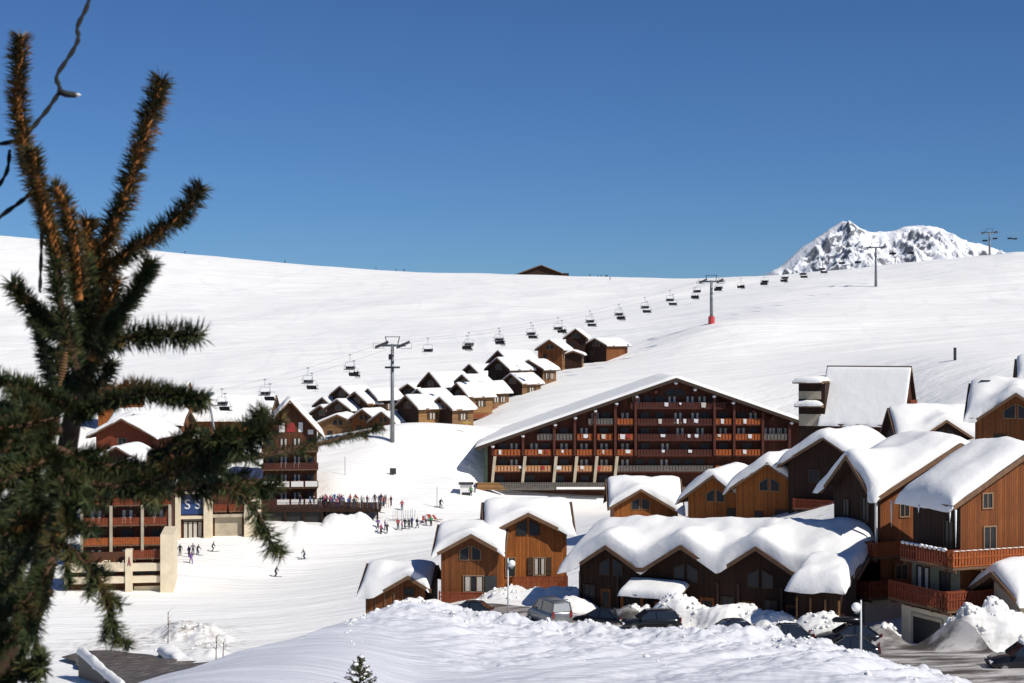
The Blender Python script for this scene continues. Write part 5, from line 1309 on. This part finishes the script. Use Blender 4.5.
# upright bronze shoots, traced in the picture plane at about two metres
S([(62,262),(50,225),(33,180),(22,140),(17,100),(19,60),(20,38)],2.2,2.15,15,9800,True,(5.6,4),.5)
S([(62,270),(52,240),(42,205),(36,175),(32,152)],2.16,2.1,15,9500,True,(5,3.6),.7)
S([(78,300),(76,260),(70,225),(62,200),(55,188)],2.1,2.05,15,9500,True,(5.5,4),.7)
S([(98,262),(110,232),(126,196),(140,150),(152,112),(161,82)],2.2,2.25,17,9800,True,(5,4),.5)
S([(95,285),(120,258),(148,240),(174,222),(190,205),(200,188)],2.18,2.2,16,9500,True,(4.4,2.6),.5)
S([(100,350),(112,322),(132,296),(148,272),(152,262)],2.1,2.1,14,11000,False,(3.5,2),.6)
S([(90,372),(108,340),(125,310),(150,268)],2.3,2.3,14,9000,True,(3,1.6),.6)
S([(92,345),(125,338),(160,333),(200,336)],2.15,2.1,19,6500,False,(3,1.4),.35)
S([(95,335),(104,300),(100,270),(86,240),(88,222)],2.2,2.2,17,9500,True,(7,4),.6)
S([(84,420),(86,360),(82,310),(78,270)],2.2,2.2,15,16000,False,(7,5),.6)
S([(70,330),(45,318),(25,302),(12,284)],2.15,2.1,15,13000,False,(4,2),.6)
S([(76,348),(52,330),(35,318)],2.2,2.2,15,11000,False,(4,2),.5)
S([(60,400),(48,370),(42,340),(38,322)],2.25,2.3,13,9000,False,(4,2),.5)
S([(72,420),(100,402),(150,392),(205,400)],2.0,1.95,14,10000,False,(4,1.4),.5)
S([(70,410),(40,392),(-20,378)],2.0,1.9,15,11000,False,(4,2),.5)
S([(100,392),(140,385),(175,395),(203,404)],2.1,2.05,13,9000,True,(3,1.2),.5)
for a_ in ([(84,380),(92,340),(90,300),(84,262)],[(76,370),(66,330),(58,290),(56,262)],[(90,360),(104,325),(112,300),(118,280)],[(74,400),(60,372),(56,350)],[(86,400),(104,378),(112,362)]):
    S(a_,2.12+random.uniform(-.08,.1),None,15,9000,random.random()<.6,(5,3),.5)
# trunk
S([(-60,2300),(-52,1400),(-40,760),(-10,690),(30,620),(55,520),(72,420),(84,350),(80,290)],2.25,2.2,9,2500,False,(24,6),.5)
# drooping limbs below, each with side twigs
def limb(l,D0,D1,tw=9,tl=46,ln=14,spread=1.0,droop=.25,dens=6500,tipp=.0,dn=1.0):
    pts=S(l,D0,D1,ln,dens,False,(4.5,1.6),.55); n=len(pts)
    if n<3: return
    dm=(pts[-1]-pts[0]).normalized(); u0=dm.cross(Vector((random.uniform(-.5,.5),1,random.uniform(-.6,.6)))).normalized()
    tw=max(4,int(tw*dn))
    for k in range(tw):
        t=.12+.86*(k+random.random()*.5)/tw; i=min(n-2,int(t*(n-1))); p=pts[i]; d=(pts[min(i+2,n-1)]-pts[max(i-2,0)]).normalized()
        sd_=1 if k%2 else -1
        rd=(u0*sd_+Vector((random.uniform(-.3,.3),random.uniform(-.6,.6),random.uniform(-.2,.2)))).normalized()
        dr=(d*.85+rd*.7*spread-Vector((0,0,droop*.6))).normalized(); L=tl*px_*random.uniform(.55,1.15)*(1.1-.5*t)
        q=p+dr*L*.5; e=q+(dr+d*.2-Vector((0,0,droop*.5))+Vector((0,0,random.uniform(-.1,.25)))).normalized()*L*.5
        tp=random.random()<tipp; pp=smooth([p,q,e],1)
        (WT if tp else WB).tube([v-T0 for v in pp],[1.7*px_-(1.0*px_)*j/(len(pp)-1) for j in range(len(pp))],5)
        (NT if tp else ND).shoot(pp,ln*px_*.85,dens,.7)
LB_=[([(60,450),(120,478),(180,474),(225,448),(262,418)],2.1,2.1,16,46),
 ([(60,478),(130,492),(190,466),(240,442),(268,432)],2.0,1.9,16,46),
 
 ([(60,470),(130,490),(190,490),(240,480),(270,490)],2.2,2.2,16,46),
 ([(205,478),(240,492),(262,520),(274,552)],2.15,2.15,9,24),
 
 
 ([(56,540),(84,560),(104,590),(112,620),(117,642)],2.0,2.0,10,30),
 
 ([(50,590),(30,620),(10,640),(-20,650)],2.0,1.9,12,40),
 ([(-30,700),(10,680),(30,668),(42,668)],2.0,1.9,8,26),
 ([(60,430),(20,440),(-30,450)],2.1,2.0,12,54),([(60,450),(30,470),(-20,490)],1.9,1.8,12,54),([(58,480),(20,500),(-30,510)],2.1,2.1,12,54),
 ([(56,510),(25,530),(-25,540)],1.9,1.8,12,52),([(54,540),(20,560),(-25,580)],2.1,2.1,12,50),([(52,560),(30,600),(-10,620)],1.9,1.8,10,44),
 ([(60,480),(70,500),(68,530)],1.85,1.7,10,46),
 
 ([(60,410),(40,410),(0,405)],2.2,2.3,10,44),([(200,462),(225,445),(250,425),(264,415)],2.0,1.98,8,22),
 ([(150,455),(200,440),(240,440)],2.0,1.9,10,40),
 ([(56,420),(30,425),(-10,430)],1.95,1.8,12,50),([(50,430),(30,470),(20,520)],2.1,2.1,12,50),([(35,480),(10,530),(-15,580)],2.0,1.9,12,50),([(20,560),(0,600),(-10,640)],2.0,2.0,10,44)]
limb([(200,462),(255,458),(320,444),(384,428)],2.15,2.3,8,16,tipp=.5,dn=1,ln=9,dens=4500)
limb([(60,455),(120,470),(200,468)],2.1,2.1,10,36,dn=.7)
for l,D0,D1,tw,tl in LB_:
    inner=l[-1][0]<120; limb(l,D0,D1,tw,tl*(1.0 if inner else .8),tipp=.22 if not inner else .08,dn=.62 if inner else .5,ln=14 if inner else 17,dens=5200 if inner else 4300)
WB.build('branch',M['bark'],tree,True); o=WT.build('young_growth',M['twig'],tree,True); o['kind']='stuff'
ND.build('foliage','needle',tree); NT.build('bronze_shoot','needle_tip',tree)
# dull dead branch bit beside the trunk
mb=MB(); c0=at(66,352,2.02)-T0;c1=at(60,384,2.02)-T0
for k in range(12):
    t=k/11; p=c0.lerp(c1,t); r=px_*(1.8+2.2*math.sin(math.pi*min(1,t*1.05))); mb.tube([p,p+(c1-c0)*.07],[r,r*.7],9)
mb.build('dead_branch',wear_material('dead_branch_bark',(.20,.10,.04),.3,90),tree,True)
# string of fairy lights
ls=empty('light_string',tuple(at(60,92,2.2)),0,'black twisted cable of fairy lights with one clear bulb, against the sky','light string')
L0=ls.location.copy()
def cable(l,D=2.2,r=2.1):
    pts=smooth(P2(l,D),2); mb=MB(); A=[];B=[]
    for i,p in enumerate(pts):
        a=i*1.1; o=Vector((math.cos(a),0,math.sin(a)))*px_*1.1; A.append(p+o-L0);B.append(p-o-L0)
    mb.tube(A,r*px_*.75,6);mb.tube(B,r*px_*.75,6); mb.build('cable',M['rubber'],ls,True)
cable([(93,-12),(86,10),(76,28),(80,38),(70,56),(54,78),(62,88),(52,104),(36,124),(24,138),(8,143),(-15,146)])
cable([(10,150),(8,172),(-4,190)],2.2,1.8); cable([(-10,224),(12,208),(28,196),(34,190)],2.2,2.2); cable([(42,228),(41,262),(40,292)],2.2,1.6)
mb=MB();mb.tube([p-L0 for p in P2([(60,92),(66,94),(76,95)])],[3.2*px_,3.6*px_,3.0*px_],10);mb.build('bulb_holder',M['rubber'],ls,True)
mb=MB();mb.tube([p-L0 for p in P2([(76,95),(79,95),(81,95)])],[2.2*px_,1.8*px_,.5*px_],8);mb.build('bulb',M['lamp_clear'],ls,True)

# ---------------------------------------------------------------- small snowy sapling on the bank and bare saplings
def small_spruce(px,D,hh,label):
    global T0
    x=lx(px,D);z=gh(x,D)-.15; r=empty('spruce_sapling',(x,D,z),0,label,'sapling'); old=T0; T0=Vector((x,D,z))
    mb=MB();mb.tube([(0,0,0),(0,0,hh*.6),(.05,0,hh)],[.05,.03,.008],6);mb.build('trunk',M['bark'],r)
    nd=Needles(); tw=MB(); sn=MB()
    for k in range(46):
        t=random.random()**.8; zz=hh*(.08+.85*t); a=random.random()*6.283; L=(1-t)*.55*hh*.8+.12
        e=Vector((math.cos(a)*L,math.sin(a)*L,zz+L*.35)); p=Vector((0,0,zz)); tw.tube([p,e],[.012,.005],4)
        nd.shoot([p+T0,e+T0],.10,160,.5,wd=.014)
        if random.random()<.5: sn.ball(tuple(p.lerp(e,.75)+Vector((0,0,.06))),random.uniform(.05,.11),6,None,(1.2,1.2,.7))
    tw.build('branch',M['bark'],r); nd.build('foliage','needle',r); q_=sn.build('snow_clump',M['snow_roof'],r,True); q_['kind']='stuff'; T0=old
small_spruce(360,68,1.9,'little snow-dusted spruce sapling on the smooth bank at the bottom')
def bare(px,D,hh,label,nb=14):
    x=lx(px,D);z=gh(x,D)-.1; r=empty('bare_sapling',(x,D,z),0,label,'sapling'); mb=MB();mb.tube([(0,0,0),(.05,0,hh)],[.06,.02],5);mb.build('trunk',M['bark'],r)
    mb=MB()
    for k in range(nb):
        zz=hh*random.uniform(.45,.95);a=random.random()*6.283;L=random.uniform(.3,.8);mb.tube([(0,0,zz),(math.cos(a)*L,math.sin(a)*L,zz+L*.9)],[.02,.006],4)
    mb.build('branch',M['bark'],r)
bare(168,171,3.6,'thin bare sapling beside the dirty snow heap by the lower road')
bare(216,150,2.6,'thin bare sapling just above the smooth bank edge')
bare(223,152,1.8,'lowest bare twig sapling right of the other one at the bank edge',8)
